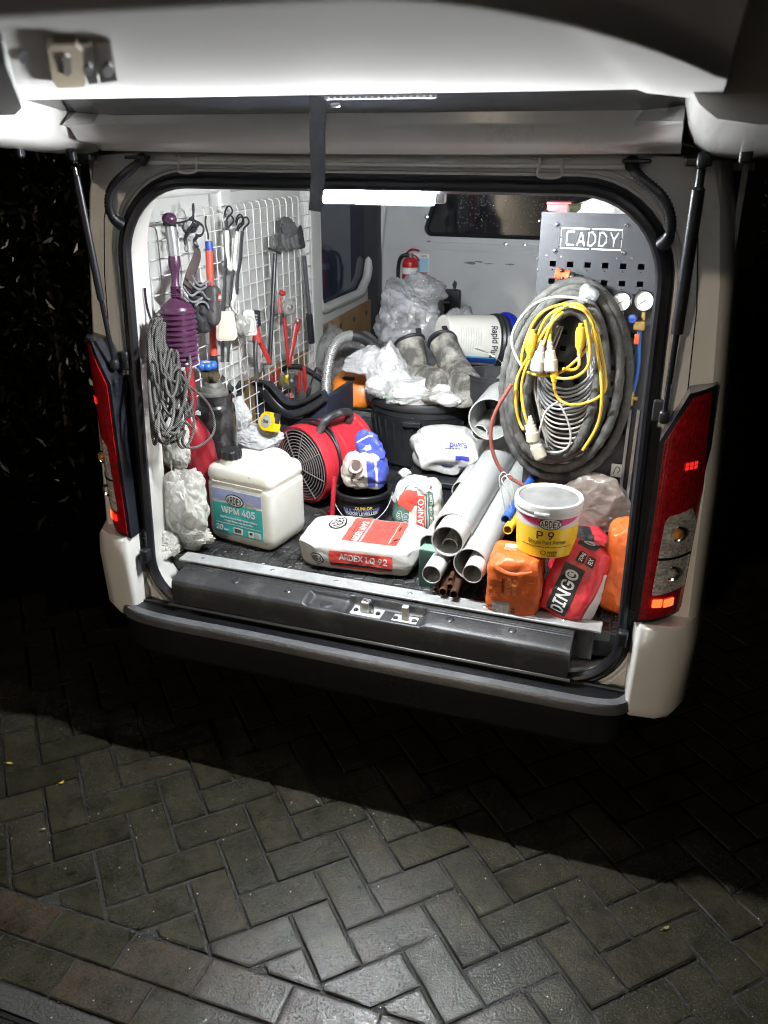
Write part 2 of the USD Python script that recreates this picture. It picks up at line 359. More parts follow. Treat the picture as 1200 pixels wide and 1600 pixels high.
def opening(off=0.0, rb=.135, rt=.185, n=10):
    """The loading opening's outline (x, z), grown by off."""
    out = []
    for cx, cz, r, a0 in ((HWB-rb, ZB+rb, rb, -90), (HWT-rt, ZT-rt, rt, 0), (-(HWT-rt), ZT-rt, rt, 90), (-(HWB-rb), ZB+rb, rb, 180)):
        for k in range(n+1):
            a = math.radians(a0+90*k/n); out.append((cx+(r+off)*math.cos(a), cz+(r+off)*math.sin(a)))
    p = np.array(out)                      # long straight stretches get points too
    q = []
    for i in range(len(p)):
        a, b = p[i], p[(i+1) % len(p)]; k = max(1, int(np.linalg.norm(b-a)/.05))
        for j in range(k): q.append(a+(b-a)*j/k)
    return np.array(q)
def on_rear(p2, y=0.0): return np.c_[p2[:, 0], y+ry(p2[:, 1]), p2[:, 1]]
van = Thing('cargo_van', 'white cargo van with its rear tailgate raised over a loaded cargo bay', 'van', (0, 1.5, 0))
# body outline at the back, widening to the sides
def outline(off):
    right = [(.80, .40), (.812, .46), (.813, .66), (.80, 1.0), (.785, 1.2), (.765, 1.43), (.742, 1.58), (.718, 1.665)]
    r = [(x+off, z) for x, z in right]
    top = [(.60, 1.675+off*.6), (.3, 1.68+off*.6), (0, 1.682+off*.6)]
    r = r + top
    return np.array(r + [(-x, z) for x, z in r[::-1][1:]])
RUF = Polygon(outline(0)).difference(Polygon(opening(.004)))
v, f = fine(prism(RUF, .012, (0, .012, 0)), .08); v[:, 1] += ry(v[:, 2]); van.part('rear_frame', (v, f), WHITE, smooth=25)
rings = []
for y, o in ((0.0, .0), (.006, .008), (.018, .017), (.04, .026), (.09, .036), (.25, .045), (.8, .05), (3.6, .05)):
    p = outline(o); rings.append(np.c_[p[:, 0], y+ry(p[:, 1]), p[:, 1]])
k = len(rings[0])
van.part('body_side', (np.vstack(rings), grid_faces(len(rings), k, False, True)), WHITEC, smooth=45)
# pressed recess round the opening: a raised lip and a groove line
van.part('opening_flange', tube(on_rear(opening(.040), -.001), .010, 8, True, flat=.7), WHITE)
seal_p = on_rear(opening(.002), -.006)
van.part('weatherstrip', cat(tube(seal_p, .0135, 10, True), tube(on_rear(opening(.0185), .0), .009, 8, True)), RUB)
# painted jamb running into the bay from the seal
a, b, c = opening(-.006), opening(.006), opening(.035)
jr = [on_rear(a, -.002), on_rear(b, .03), on_rear(c, .10), on_rear(opening(.05), .16)]
jr[-1][:, 2] = np.where(jr[-1][:, 2] < .7, jr[-1][:, 2], jr[-1][:, 2])
van.part('opening_jamb', (np.vstack(jr), grid_faces(4, len(a), False, True)), WHITEC, smooth=50)
# cargo bay
FL = .53; IX = .765; IY = 2.22
def panel_x(x, pts, t=.006):      # a sheet on a side wall: (y, z) outline
    return prism(Polygon(pts), t, (x, 0, 0), np.array([[0, 1.0, 0], [0, 0, 1.0], [1.0, 0, 0]]))
van.part('cargo_floor', bx(-.80, .80, .13, 2.3, .44, .512), DARK)
van.part('headliner', bx(-.80, .80, .14, 2.3, 1.645, 1.66), LINER)
wl = Polygon([(.10, .46), (2.3, .46), (2.3, 1.66), (.10, 1.66)])
win = Polygon([(1.52, 1.045), (2.02, 1.045), (2.11, 1.10), (2.20, 1.30), (2.20, 1.60), (1.52, 1.60)]).buffer(-.05).buffer(.05)
van.part('left_inner_wall', panel_x(-IX-.03, wl.difference(win).exterior.coords if False else wl.exterior.coords, .004) if False else prism(wl.difference(win), .012, (-IX-.02, 0, 0), np.array([[0, 1.0, 0], [0, 0, 1.0], [1.0, 0, 0]])), LINER)
van.part('right_inner_wall', prism(wl, .012, (IX+.01, 0, 0), np.array([[0, 1.0, 0], [0, 0, 1.0], [1.0, 0, 0]])), LINER)
van.part('side_window', prism(win.buffer(.01), .004, (-IX-.03, 0, 0), np.array([[0, 1.0, 0], [0, 0, 1.0], [1.0, 0, 0]])), pane('dark_pane', (.02, .03, .05), .12))
E3 = np.array([[0, 1.0, 0], [0, 0, 1.0], [1.0, 0, 0]])
wf = np.array(win.buffer(.012).exterior.coords)[:-1]
van.part('window_surround', tube(np.c_[np.full(len(wf), -IX-.004), wf], .022, 8, True), LINER)
# ribs and pillars of the side wall
for y0, y1 in ((1.36, 1.47), (.66, .74)):
    van.part('wall_pillar', place(rbox((.05, y1-y0, 1.14), .016), (-IX+.012, (y0+y1)/2, 1.06)), LINER)
van.part('wall_rail', place(rbox((.05, 1.3, .07), .016), (-IX+.012, .75, 1.585)), LINER)
PLY = mat('plywood', (.30, .185, .085), .6, var=.35, vscale=7, bump=.001, bscale=60)
van.part('plywood_lining', prism(Polygon([(1.48, .53), (2.2, .53), (2.2, .985), (1.48, .965)]), .012, (-IX-.004, 0, 0), E3), PLY)
van.part('plywood_lining', prism(Polygon([(.14, .53), (1.35, .53), (1.35, .90), (.14, .90)]), .012, (-IX-.004, 0, 0), E3), PLY)
for k in range(4): van.part('fixing_hole', lathe([(.0001, .001), (.012, .001), (.012, 0)], (-IX+.0095, 1.56+k*.17, .93), (1, 0, 0), 12), DARK)
van.part('door_gap', bx(-IX-.03, -IX+.045, 2.14, 2.20, .53, 1.64), DARK)
# bulkhead with its window
bw = Polygon([(-.745, .51), (.80, .51), (.80, 1.66), (-.60, 1.66), (-.665, 1.60), (-.715, 1.42), (-.738, 1.2)])
wa, wb = Y(664, 373, IY), Y(690, 306, IY)
bwin = Polygon([(-.512, 1.295), (.50, 1.295), (.45, 1.48), (.36, 1.50), (-.40, 1.50), (-.455, 1.475)]).buffer(-.03).buffer(.03)
van.part('bulkhead', prism(bw.difference(bwin), .01, (0, IY+.01, 0)), GREYW)
van.part('bulkhead_frame', tube(np.array([(-.745, IY-.012, .6), (-.738, IY-.012, 1.2), (-.715, IY-.012, 1.42), (-.665, IY-.012, 1.6), (-.6, IY-.012, 1.66)]), .022, 8), GREYW)
bp = van.part('bulkhead_window', prism(bwin.buffer(.012), .004, (0, IY+.02, 0)), pane('cab_pane', (.012, .013, .016), .3, .05))
van.part('window_gasket', tube(np.c_[np.array(bwin.exterior.coords)[:-1, 0], np.full(len(bwin.exterior.coords)-1, IY), np.array(bwin.exterior.coords)[:-1, 1]], .008, 6, True), RUB)
wl_ = np.random.default_rng(11)
drops = [place(trimesh.creation.icosphere(1, wl_.uniform(.0012, .004)), (x, IY+.017, z)) for x, z in zip(wl_.uniform(-.36, .46, 420), 1.3+.19*wl_.random(420)**.6)]
van.part('water_drops', cat(*drops), mat('water_drop', (.75, .78, .8), .08, metal=.9), kind='stuff', parent=bp)
van.part('bulkhead_rail', bx(-.5, .8, IY-.018, IY+.0, 1.245, 1.262), GREYW)
van.part('bulkhead_rail', bx(-.66, .8, IY-.008, IY+.0, 1.222, 1.228), GREYW)
for px, py in ((667, 339), (670, 380), (790, 383), (820, 384)):
    van.part('bolt', lathe([(.0001, .008), (.009, .006), (.013, 0)], Y(px, py, IY-.002), (0, -1, 0), 10), STEEL)
SCUFF = mat('scuff', (.13, .13, .13), .6, var=.3, vscale=60, bump=.001)
def blob(cx, cz, w, h, seed, n=26):
    a = np.linspace(0, 2*PI, n, endpoint=False); r = .55+.8*meshkit.noise(np.c_[np.cos(a)*1.9+5, np.sin(a)*1.9, a*0]*1.7, seed)
    return Polygon(np.c_[cx+w/2*r*np.cos(a), cz+h/2*r*np.sin(a)]).buffer(0)
for px, py, w, h, s in ((735, 411, .06, .012, 1), (748, 409, .05, .007, 2), (797, 413, .05, .006, 3), (763, 412, .05, .004, 4)):
    q = Y(px, py, IY); van.part('scuff_mark', prism(blob(q[0], q[2], w, h, s), .0006, (0, IY-.001, 0)), SCUFF)
q = Y(711, 445, IY); van.part('latch_hole', prism(blob(q[0], q[2], .022, .04, 8), .002, (0, IY-.002, 0)), DARK)
q = Y(706, 480, IY-.03); van.part('latch_pocket', place(rbox((.08, .03, .19), .01), (q[0], IY-.02, q[2]-.01)), mat('blue_black', (.02, .022, .03), .4))
q = Y(702, 470, IY-.05); van.part('latch_handle', place(rbox((.035, .03, .06), .01), (q[0]-.01, IY-.05, q[2])), PLB)
van.part('latch_plate', place(rbox((.03, .012, .012), .004), (q[0]-.01, IY-.068, q[2]-.006)), STEEL)
# floor mat with a coin pattern
matm = usdkit.material(stage, '/World/Looks/coin_mat', {
    'g': ('geometry', {}), 'v': ('voronoi_texture', {'scale': 34.0, 'feature': 'distance_to_edge', 'randomness': 0.35}), 'r': ('rgb_ramp', {'ramp': [(0.04, (0, 0, 0)), (0.16, (1, 1, 1))]}),
    'n': ('noise_texture', {'scale': 12.0, 'detail': 6.0}), 'c': ('rgb_ramp', {'ramp': [(.35, (.012, .012, .013)), (.7, (.055, .055, .053))]}),
    'b': ('bump', {'distance': .003}), 'p': ('principled_bsdf', {'roughness': .36})},
    [('g.position', 'v.vector'), ('g.position', 'n.vector'), ('v.distance', 'r.fac'), ('r.color', 'b.height'), ('b.normal', 'p.normal'), ('n.fac', 'c.fac'), ('c.color', 'p.base_color')], surface='p.BSDF')
v, f = fine(bx(-.74, .74, .125, 2.19, .516, FL), .06); van.part('floor_mat', (v, f), matm, smooth=False)
# threshold: aluminium strip, moulded sill plate
van.part('floor_ramp', bx(-.64, .64, .112, .132, .50, .533), PLB)
st = van.part('threshold_strip', place(rbox((1.235, .052, .008), .003), (.0, .083, .5565)), ALU)
van.part('threshold_support', bx(-.60, .60, .06, .110, .47, .5515), PLB)
for x in (-.55, -.32, -.12, .1, .31, .52): van.part('screw', lathe([(.0001, .0022), (.004, .0018), (.0065, 0)], (x, .084, .5603), n=10), STEEL, parent=st)
def sst(t): t = np.clip(t, 0, 1); return t*t*(3-2*t)
prof = np.array([(.056, .5400), (.056, .5500), (.052, .5512), (.048, .5512), (.046, .5490), (.042, .5508), (.038, .5508), (.036, .5488), (.032, .5504), (.028, .5504), (.026, .5484), (.022, .5498), (.006, .5480), (-.010, .5455), (-.022, .5430), (-.030, .5405), (-.0355, .5360), (-.0380, .530), (-.0395, .512), (-.0405, .490), (-.0400, .468)])
xs_s = np.unique(np.concatenate([np.linspace(-.585, .552, 60), np.linspace(-.19, .20, 80)])); sv = []
for x in xs_s:
    e = sst((x+.178)/.022)*sst((.176-x)/.022); e2 = sst((x+.058)/.016)*sst((.176-x)/.022)
    row = []
    for y, z in prof:
        back = .030 + .012*e2
        k = e*sst((back-y)/.010)*sst((y+.034)/.008); row.append((x, y, z-k*(.012+.010*e2)))
    sv.append(row)
sv = np.array(sv); ns = len(prof); v, f = MV((sv.reshape(-1, 3), grid_faces(len(xs_s), ns)))
caps = np.array([(0, i, i+1) for i in range(1, ns-1)]); f = np.vstack([f, caps, caps[:, ::-1]+(len(xs_s)-1)*ns])
van.part('sill_plate', (v, f), PLB, smooth=38)
van.part('sill_lip', tube(np.array([(x, -.040, .462) for x in np.linspace(-.60, .56, 12)]), .007, 8), RUB)
for x in (-.40, -.235, .235, .40): van.part('sill_screw', lathe([(.0001, -.002), (.005, -.002), (.008, .0015), (.012, -.001)], (x, .008, .5485), n=12), RUB)
def sillpt(px, py): return Z(px, py, .530)
q = sillpt(497, 962); cup = van.part('tow_socket_cap', lathe([(.0001, .006), (.016, .006), (.021, .002), (.022, -.006)], (q[0], .0, .530), n=20), PLB)
van.part('cap_tab', place(rbox((.022, .012, .006), .002), (q[0]+.022, .0, .532)), PLB, parent=cup)
q = sillpt(565, 968)
ZINC = mat('zinc_plate', (.62, .62, .60), .35, metal=.25, var=.15, vscale=40)
sk = van.part('latch_striker', cat(place(rbox((.088, .046, .006), .002), (q[0], .002, .527)), place(rbox((.024, .024, .036), .004), (q[0]-.004, .004, .545))), ZINC)
van.part('striker_hook', tube(spline([(q[0]-.016, .004, .527), (q[0]-.012, .004, .559), (q[0]+.008, .0, .561), (q[0]+.016, .0, .531)], 14), .0055, 8), STEEL, parent=sk)
for s in (-1, 1): van.part('screw', lathe([(.0001, .005), (.006, .0045), (.008, 0)], (q[0]+s*.032, .0, .530), n=10), CHR, parent=sk)
q = sillpt(622, 985)
sk = van.part('striker_plate', place(rbox((.07, .034, .006), .002), (q[0], .0, .527)), ZINC)
van.part('striker_pin', place(rbox((.018, .016, .044), .003), (q[0], .0, .547)), mat('white_plastic', (.6, .6, .56), .4), parent=sk)
for s in (-1, 1): van.part('screw', lathe([(.0001, .004), (.006, .0035), (.008, 0)], (q[0]+s*.026, -.003, .530), n=10), STEEL, parent=sk)
# bumper: dark step and a wet lip, curving forward at the ends
bp_ = [(-.80, .16), (-.785, .04), (-.745, -.05), (-.66, -.088), (-.4, -.093), (-.1, -.095), (.2, -.095), (.5, -.093), (.64, -.088), (.69, -.068), (.714, -.03)]
bxy = spline(np.c_[bp_, np.zeros(len(bp_))], 60)[:, :2]
def bump_sweep(prof):
    t = np.gradient(bxy, axis=0); t /= np.linalg.norm(t, axis=1, keepdims=True); nn = np.c_[t[:, 1], -t[:, 0]]
    V = np.stack([np.c_[bxy + nn*a, np.full(len(bxy), z)] for a, z in prof], 1)
    k = len(prof); v, f = MV((V.reshape(-1, 3), grid_faces(len(bxy), k, False, True)))
    e = np.array([(0, i, i+1) for i in range(1, k-1)]); return v, np.vstack([f, e, e[:, ::-1]+(len(bxy)-1)*k])
van.part('bumper', bump_sweep([(-.07, .33), (-.02, .30), (.0, .33), (.004, .425), (-.004, .443), (-.02, .447), (-.075, .447)]), PLW)
WETLIP = mat('wet_step', (.10, .102, .108), .26, var=.25, vscale=9, bump=.0012, bscale=90, dust=(.13, .135, .14), dscale=5, dust_at=(.5, .75))
van.part('bumper_step', bump_sweep([(-.016, .449), (.004, .446), (.009, .437), (.010, .418), (.005, .415), (.005, .44)]), WETLIP)
van.part('rear_apron', bx(-.70, .70, -.03, -.012, .36, .452), DARK)
# side corners under the lamps, lamps, dark filler panels, struts, hinges: right and its mirror image
def lens(name, lo, hi, scale, rough, metal, bumpd):
    """Moulded lamp lens: a grid of prism cells of uneven tone and relief under a glossy skin."""
    return usdkit.material(stage, '/World/Looks/'+name, {
        'g': ('texture_coordinate', {}), 'm': ('mapping', {'scale': scale}), 'c': ('voronoi_texture', {'scale': 1.0, 'randomness': 0.12}), 'bw': ('rgb_to_bw', {}), 'n': ('noise_texture', {'scale': 22.0, 'detail': 2.0}),
        'ad': ('math', {'math_type': 'multiply'}), 'r': ('rgb_ramp', {'ramp': [(.08, lo), (.42, hi)]}), 'b': ('bump', {'distance': bumpd, 'strength': .8}),
        'p': ('principled_bsdf', {'roughness': rough, 'metallic': metal, 'coat_weight': 1.0, 'coat_roughness': .04})},
        [('g.object', 'm.vector'), ('m.vector', 'c.vector'), ('g.object', 'n.vector'), ('c.color', 'bw.color'), ('bw.val', 'ad.value1'), ('n.fac', 'ad.value2'), ('ad.value', 'r.fac'), ('r.color', 'p.base_color'), ('c.distance', 'b.height'), ('b.normal', 'p.normal')], surface='p.BSDF')
REDL = lens('red_lens', (.26, .006, .010), (.42, .010, .015), (150, 150, 150), .2, 0.0, .0012)
CLRL = lens('clear_lens', (.42, .41, .39), (.95, .93, .90), (130, 130, 240), .2, .15, .002)
LIT = emit('lit_red_segment', (1.0, .09, .02), 3.2); LIT2 = emit('dim_red_segment', (1.0, .03, .02), .9)
def mir(m, s):
    v, f = MV(m); v = v.copy()
    if s < 0: v[:, 0] *= -1; f = f[:, ::-1]
    return v, f
lensP = Polygon([(.697, .672), (.806, .692), (.815, .82), (.806, .95), (.797, 1.06), (.786, 1.225), (.742, 1.216), (.698, 1.112), (.699, .95)])
CHB = mat('lamp_housing', (.018, .02, .027), .3, var=.3, vscale=20, coat=.4)
GLOSS = mat('gloss_black', (.01, .011, .014), .16, coat=.5)
for s in (1, -1):
    side = 'right' if s > 0 else 'left'
    # corner: proud of the body, bright inner cheek towards the opening
    ring = []
    for z, o in ((.40, -.012), (.43, .0), (.60, .004), (.655, .0), (.668, -.006)):
        ring.append([(.690+.0, -.0+ry(z), z), (.6985+o*.3, -.052-o, z), (.712, -.066-o*1.5, z), (.77, -.060-o*1.5, z), (.812+o, -.036-o, z), (.836+o, .02, z), (.852+o, .12, z), (.86+o, .3, z), (.80, .3, z), (.72, .06, z)])
    R_ = np.array(ring); nv = R_.shape[1]
    v, f = MV((R_.reshape(-1, 3), grid_faces(5, nv, False, True)))
    cap = np.array([(4*nv, 4*nv+i, 4*nv+i+1) for i in range(1, nv-1)])
    van.part('rear_corner', mir((v, np.vstack([f, cap])), s), WHITEC, smooth=40)
    # lamp: dark housing standing proud, red lens, clear window
    bul = lambda v: v + np.c_[v[:, 0]*0, .095*np.clip((v[:, 0]-.715)/.095, 0, 1)**2, v[:, 0]*0]
    v, f = fine(prism(lensP.buffer(.006, join_style=2), .066, (0, .014, 0)), .02); v = bul(v)
    lamp = van.part('tail_light', mir((v, f), s), CHB, smooth=20)
    lr = lensP.buffer(-.004); v, f = fine(prism(lr, .012, (0, -.044, 0)), .02)
    van.part('red_lens', mir((bul(v), f), s), REDL, smooth=50, parent=lamp)
    cl = Polygon([(.722, .745), (.792, .755), (.794, .92), (.782, .955), (.735, .945), (.727, .93)]).buffer(-.006).buffer(.006)
    v, f = fine(prism(cl, .010, (0, -.0485, 0)), .015); van.part('clear_lens', mir((bul(v), f), s), CLRL, smooth=50, parent=lamp)
    v, f = fine(prism(sbox(.722, .838, .794, .843), .004, (0, -.0588, 0)), .015); van.part('lens_divider', mir((bul(v), f), s), GLOSS, parent=lamp)
    for zz in (.80, .90):
        v, f = lathe([(.011, 0), (.016, .002), (.019, .0)], (.757, -.0785+.0365, zz), (0, -1, 0), 20); van.part('bulb_ring', mir((v, f), s), CHR, parent=lamp)
    v, f = place(trimesh.creation.icosphere(2, .011), (.757, -.045, .90)); van.part('amber_bulb', mir((v, f), s), mat('amber', (.55, .22, .05), .2), parent=lamp)
    for j in range(2):
        v, f = fine(prism(rrect(.022, .020, .003, .737+.025*j, .725-.002*j), .003, (0, -.0577, 0)), .008); van.part('lit_segment', mir((bul(v), f), s), LIT if s > 0 or j == 1 else LIT2, parent=lamp)
    for i in range(3):
        for j in range(2):
            v, f = prism(sbox(.752+i*.009, 1.052+j*.009, .759+i*.009, 1.059+j*.009), .002, (0, -.0577, 0)); van.part('lit_dot', mir((bul(v), f), s), LIT2, parent=lamp)
    # dark filler between lamp and seal
    fp = Polygon([(.672, .668), (.698, .668), (.70, .95), (.70, 1.10), (.704, 1.125), (.672, 1.125)])
    v, f = prism(fp, .01, (0, .0, 0)); v[:, 1] += ry(v[:, 2]); van.part('filler_panel', mir((v, f), s), GLOSS)
    v, f = fine(prism(Polygon([(.694, .70), (.701, .70), (.703, 1.09), (.694, 1.09)]), .05, (0, .0, 0)), .05); van.part('lamp_flange', mir((v, f), s), CHB)
    # rubber door stop, buffer plug
    van.part('door_stop', mir(place(rbox((.024, .034, .042), .006), (.672, -.020, .60)), s), RUB)
    van.part('buffer_plug', mir(lathe([(.0001, .002), (.008, .002), (.009, .006), (.014, .006), (.017, 0)], (.684, .0, .658), (0, -1, 0), 16), s), RUB)
    # gas strut
    a, b = np.array((.694, -.022, 1.16)), np.array((.697, -.075, 1.668))
    if s > 0: m1, m2 = b, b+(a-b)*.64
    else: m1, m2 = a+(b-a)*.02, a+(b-a)*.02
    if s > 0: strut = van.part('gas_strut', mir(tube(np.array([b+(a-b)*.03, b+(a-b)*.09, b+(a-b)*.1, b+(a-b)*.64]), [.008, .008, .0125, .0125], 14), s), RUB)
    else: strut = van.part('gas_strut', mir(tube(np.array([b+(a-b)*.08, b+(a-b)*.09, b+(a-b)*.66, b+(a-b)*.67]), [.006, .0095, .0095, .007], 14), s), RUB)
    van.part('rod', mir(seg(b+(a-b)*.05, a, .0062, 12), s), GLOSS, parent=strut)
    for q in (a, b): van.part('ball_joint', mir(place(rbox((.022, .022, .03), .008), q), s), RUB, parent=strut)
    van.part('strut_bracket', mir(place(rbox((.03, .012, .05), .005), (.683, .004, 1.165)), s), PLB)
    van.part('hinge_arm', mir(place(rbox((.05, .045, .016), .004), (.69, -.03, 1.664)), s), RUB)
    # corrugated cable boot
    pth = spline([(.565, .02, 1.662), (.572, -.004, 1.648), (.60, -.018, 1.625), (.632, -.02, 1.60), (.652, -.018, 1.565), (.655, -.008, 1.53), (.645, .012, 1.51)], 60)
    rr = np.full(60, .0095); rr[10:48] += .0018*(np.arange(38) % 2); rr[50:] = np.linspace(.011, .016, 10); rr[:5] = .014
    van.part('cable_boot', mir(tube(pth, rr, 12), s), RUB, smooth=60)
    van.part('boot_flange', mir(place(rbox((.055, .03, .008), .003), (.575, .008, 1.664)), s), RUB)
    # wire hook above the opening
    hx = .405 if s > 0 else .445
    q = [(hx-.04, .028, 1.667), (hx-.026, .022, 1.668), (hx-.024, .016, 1.645), (hx-.022, .010, 1.634), (hx+.022, .010, 1.634), (hx+.024, .016, 1.645), (hx+.026, .022, 1.668), (hx+.04, .028, 1.667)]
    van.part('wire_hook', mir(tube(spline(q, 40), .0032, 8), s), WHITE)
van.part('header_lip', place(rbox((1.12, .016, .010), .004), (0, .026, 1.652)), WHITE)
van.part('body_seam', tube(on_rear(np.array([(.735, 1.2), (.728, 1.38), (.71, 1.52), (.69, 1.58)]), .0), .0015, 6), RUB)
van.part('body_seam', tube(on_rear(np.array([(-.735, 1.2), (-.728, 1.38), (-.71, 1.52), (-.69, 1.58)]), .0), .0015, 6), RUB)
# tailgate, raised
XS = np.linspace(-.80, .80, 41)
def hz(x): return .004*(abs(x)/.6)**2
hb = []
for x in np.linspace(-.655, .655, 31):
    e = max(0, (abs(x)-.58)/.075); hb.append([(x, .025, 1.672+hz(x)), (x, -.018, 1.674+hz(x)), (x, -.034, 1.692), (x, -.05-.05*e, 1.700), (x, -.062-.06*e, 1.722+.004*e), (x, -.066-.08*e, 1.734-.003*e), (x, -.066, 1.80), (x, .025, 1.80)])
hb = np.array(hb); van_tg = van.part('tailgate', (hb.reshape(-1, 3), grid_faces(31, 8, False, True)), mat('tailgate_inner', (.84, .82, .79), .3, var=.08, vscale=4, coat=.4, dust=(.4, .37, .31), dscale=6, dust_at=(.58, .8)), smooth=35)
for s in (1, -1):
    ys = np.linspace(.03, -.60, 12); sf = []
    for y in ys:
        rise = .085*max(-y, 0); w = .655
        sf.append([(w, y, 1.745+rise), (w+.010, y, 1.712+rise), (w+.024, y, 1.690+rise), (w+.048, y, 1.675+rise*.95), (w+.10, y, 1.668+rise*.95), (.835, y, 1.672+rise*.95), (.85, y, 1.69+rise), (.85, y, 1.80+rise), (w, y, 1.82+rise)])
    sf = np.array(sf); k0 = 11*9; v, f = MV((sf.reshape(-1, 3), grid_faces(12, 9, False, True))); f = np.vstack([f, [(k0, k0+i+1, k0+i) for i in range(1, 8)], [(0, i, i+1) for i in range(1, 8)]])
    van.part('side_frame', mir((v, f), s), WHITEC, smooth=35, parent=van_tg)
    van.part('bump_stop', mir(place(rbox((.022, .022, .03), .006), (.765, -.17, 1.678)), s), RUB, parent=van_tg)
TB = []
LZ = 1.7625
xs = np.concatenate([np.linspace(-.74, .5, 30), np.linspace(.52, .705, 14)])
for x in xs:
    e = np.clip((abs(x)-.50)/.20, 0, 1)**2.2
    lz = LZ+.004*(abs(x) < .6)-.012*np.clip((abs(x)-.60)/.10, 0, 1)
    cy, cz = -1.40+.60*e, LZ-.001-.004*e
    TB.append([(x, -.42, 1.83), (x, -.442, LZ+.012), (x, -.45, lz), (x, -.465, lz-.001), (x, cy+.03, cz-.001), (x, cy, cz), (x, cy-.03, cz+.012+.006*e), (x, -1.50, 1.79+.02*e), (x, -1.53, 1.87), (x, -.42, 1.90)])
TB = np.array(TB); nT = TB.shape[1]
v, f = MV((TB.reshape(-1, 3), grid_faces(len(xs), nT, False, True)))
c0 = (len(xs)-1)*nT; cap = np.array([(c0, c0+i+1, c0+i) for i in range(1, nT-1)])
van.part('lower_panel', (v, np.vstack([f, cap])), mat('tailgate_paint', (.72, .705, .68), .7, var=.05, vscale=4, dust=(.5, .46, .4), dscale=6, dust_at=(.6, .85), spec=.0), smooth=22, parent=van_tg)
gl = []
for x in np.linspace(-.66, .70, 12): gl.append([(x, -.07, 1.752), (x, -.25, 1.776), (x, -.43, 1.787), (x, -.43, 1.793), (x, -.25, 1.783), (x, -.07, 1.76)])
van.part('rear_glass', (np.array(gl).reshape(-1, 3), grid_faces(12, 6, False, True)), mat('privacy_glass', (.006, .007, .01), .06), smooth=False, parent=van_tg)
# outer skin above
ok = [[(x, .03, 1.80), (x, .03, 1.815), (x, -.5, 1.87), (x, -1.52, 1.93), (x, -1.52, 1.90), (x, -.5, 1.85)] for x in (-.86, .86)]
van.part('outer_skin', (np.array(ok).reshape(-1, 3), grid_faces(2, 6, False, True)), WHITEC, parent=van_tg)
# tailgate latch in its pocket
BEIGE = mat('beige_latch_cover', (.62, .52, .36), .4, var=.1)
def tgz(y): return LZ - .0012
def tg(px, py):
    lo, hi = -1.4, -.5
    for _ in range(40):
        m_ = (lo+hi)/2
        if Y(px, py, m_)[2] > tgz(m_): hi = m_
        else: lo = m_
    return Y(px, py, m_)
def tgq(pts, t=.004, drop=.0):
    """A flat piece on the raised panel, from its outline in the photograph."""
    P_ = np.array([tg(*p) for p in pts]); P_[:, 2] -= drop; Q = P_.copy(); Q[:, 2] -= t
    n = len(P_); f = [(i, (i+1) % n, n+(i+1) % n) for i in range(n)]+[(i, n+(i+1) % n, n+i) for i in range(n)]+[(n, n+i, n+i+1) for i in range(1, n-1)]
    return np.vstack([P_, Q]), np.array(f)
van.part('latch_cover', tgq([(72, 58), (80, 54), (118, 54), (126, 66), (133, 118), (130, 128), (88, 129), (80, 116), (73, 70)], .006), BEIGE, smooth=False, parent=van_tg)
van.part('latch_plate', tgq([(122, 58), (143, 58), (152, 122), (138, 124), (129, 100)], .004, .001), CHR, smooth=False, parent=van_tg)
van.part('latch_plate', tgq([(148, 58), (172, 57), (182, 118), (156, 122)], .004, .001), CHR, smooth=False, parent=van_tg)
van.part('latch_slot', tgq([(92, 72), (100, 68), (108, 72), (110, 100), (104, 106), (98, 102), (97, 82)], .001, .0065), mat('latch_dark', (.10, .08, .06), .5), smooth=False, parent=van_tg)
for cx, cy, r in ((168, 99, 9), (137, 98, 7), (36, 86, 8)):
    van.part('latch_hole', tgq([(cx+r*math.cos(a), cy+1.2*r*math.sin(a)) for a in np.linspace(0, 2*PI, 14, endpoint=False)], .001, .0055 if cx > 40 else .001), DARK, smooth=False, parent=van_tg)
van.part('edge_bracket', tgq([(-40, 40), (2, 48), (30, 145), (20, 160), (-40, 162)], .02), mat('dark_bracket', (.05, .05, .045), .35), smooth=False, parent=van_tg)
# LED strip along the lip
a, b = Y(510, 152.5, -.454), Y(679, 149.5, -.454)
strip2 = van.part('led_strip', cat(place(rbox((b[0]-a[0]+.006, .006, .006), .002), (a+b)/2)), mat('clear_strip', (.5, .52, .55), .2), parent=None)
for k in range(17): van.part('diode', place(rbox((.004, .003, .0045), .001, 6), a+(b-a)*(k+.5)/17+[0, -.003, -.001]), emit('faint_diode', (.8, .9, 1), .75), parent=strip2)
van.part('led_strip_end', place(rbox((.016, .01, .006), .003), a+[.014, .004, -.011]), mat('white_plastic2', (.7, .72, .75), .3))
# pull strap hanging from the lip
w = np.array([Y(497, 150, -.36), Y(496, 220, -.355), Y(497, 270, -.35), Y(495, 300, -.35), Y(492, 330, -.353)])
van.part('pull_strap', tube(spline(w, 30), np.linspace(.0165, .0125, 30), 10, flat=.12, up=(0, -1, 0)), mat('strap_black', (.035, .037, .045), .75, bump=.001, bscale=300))

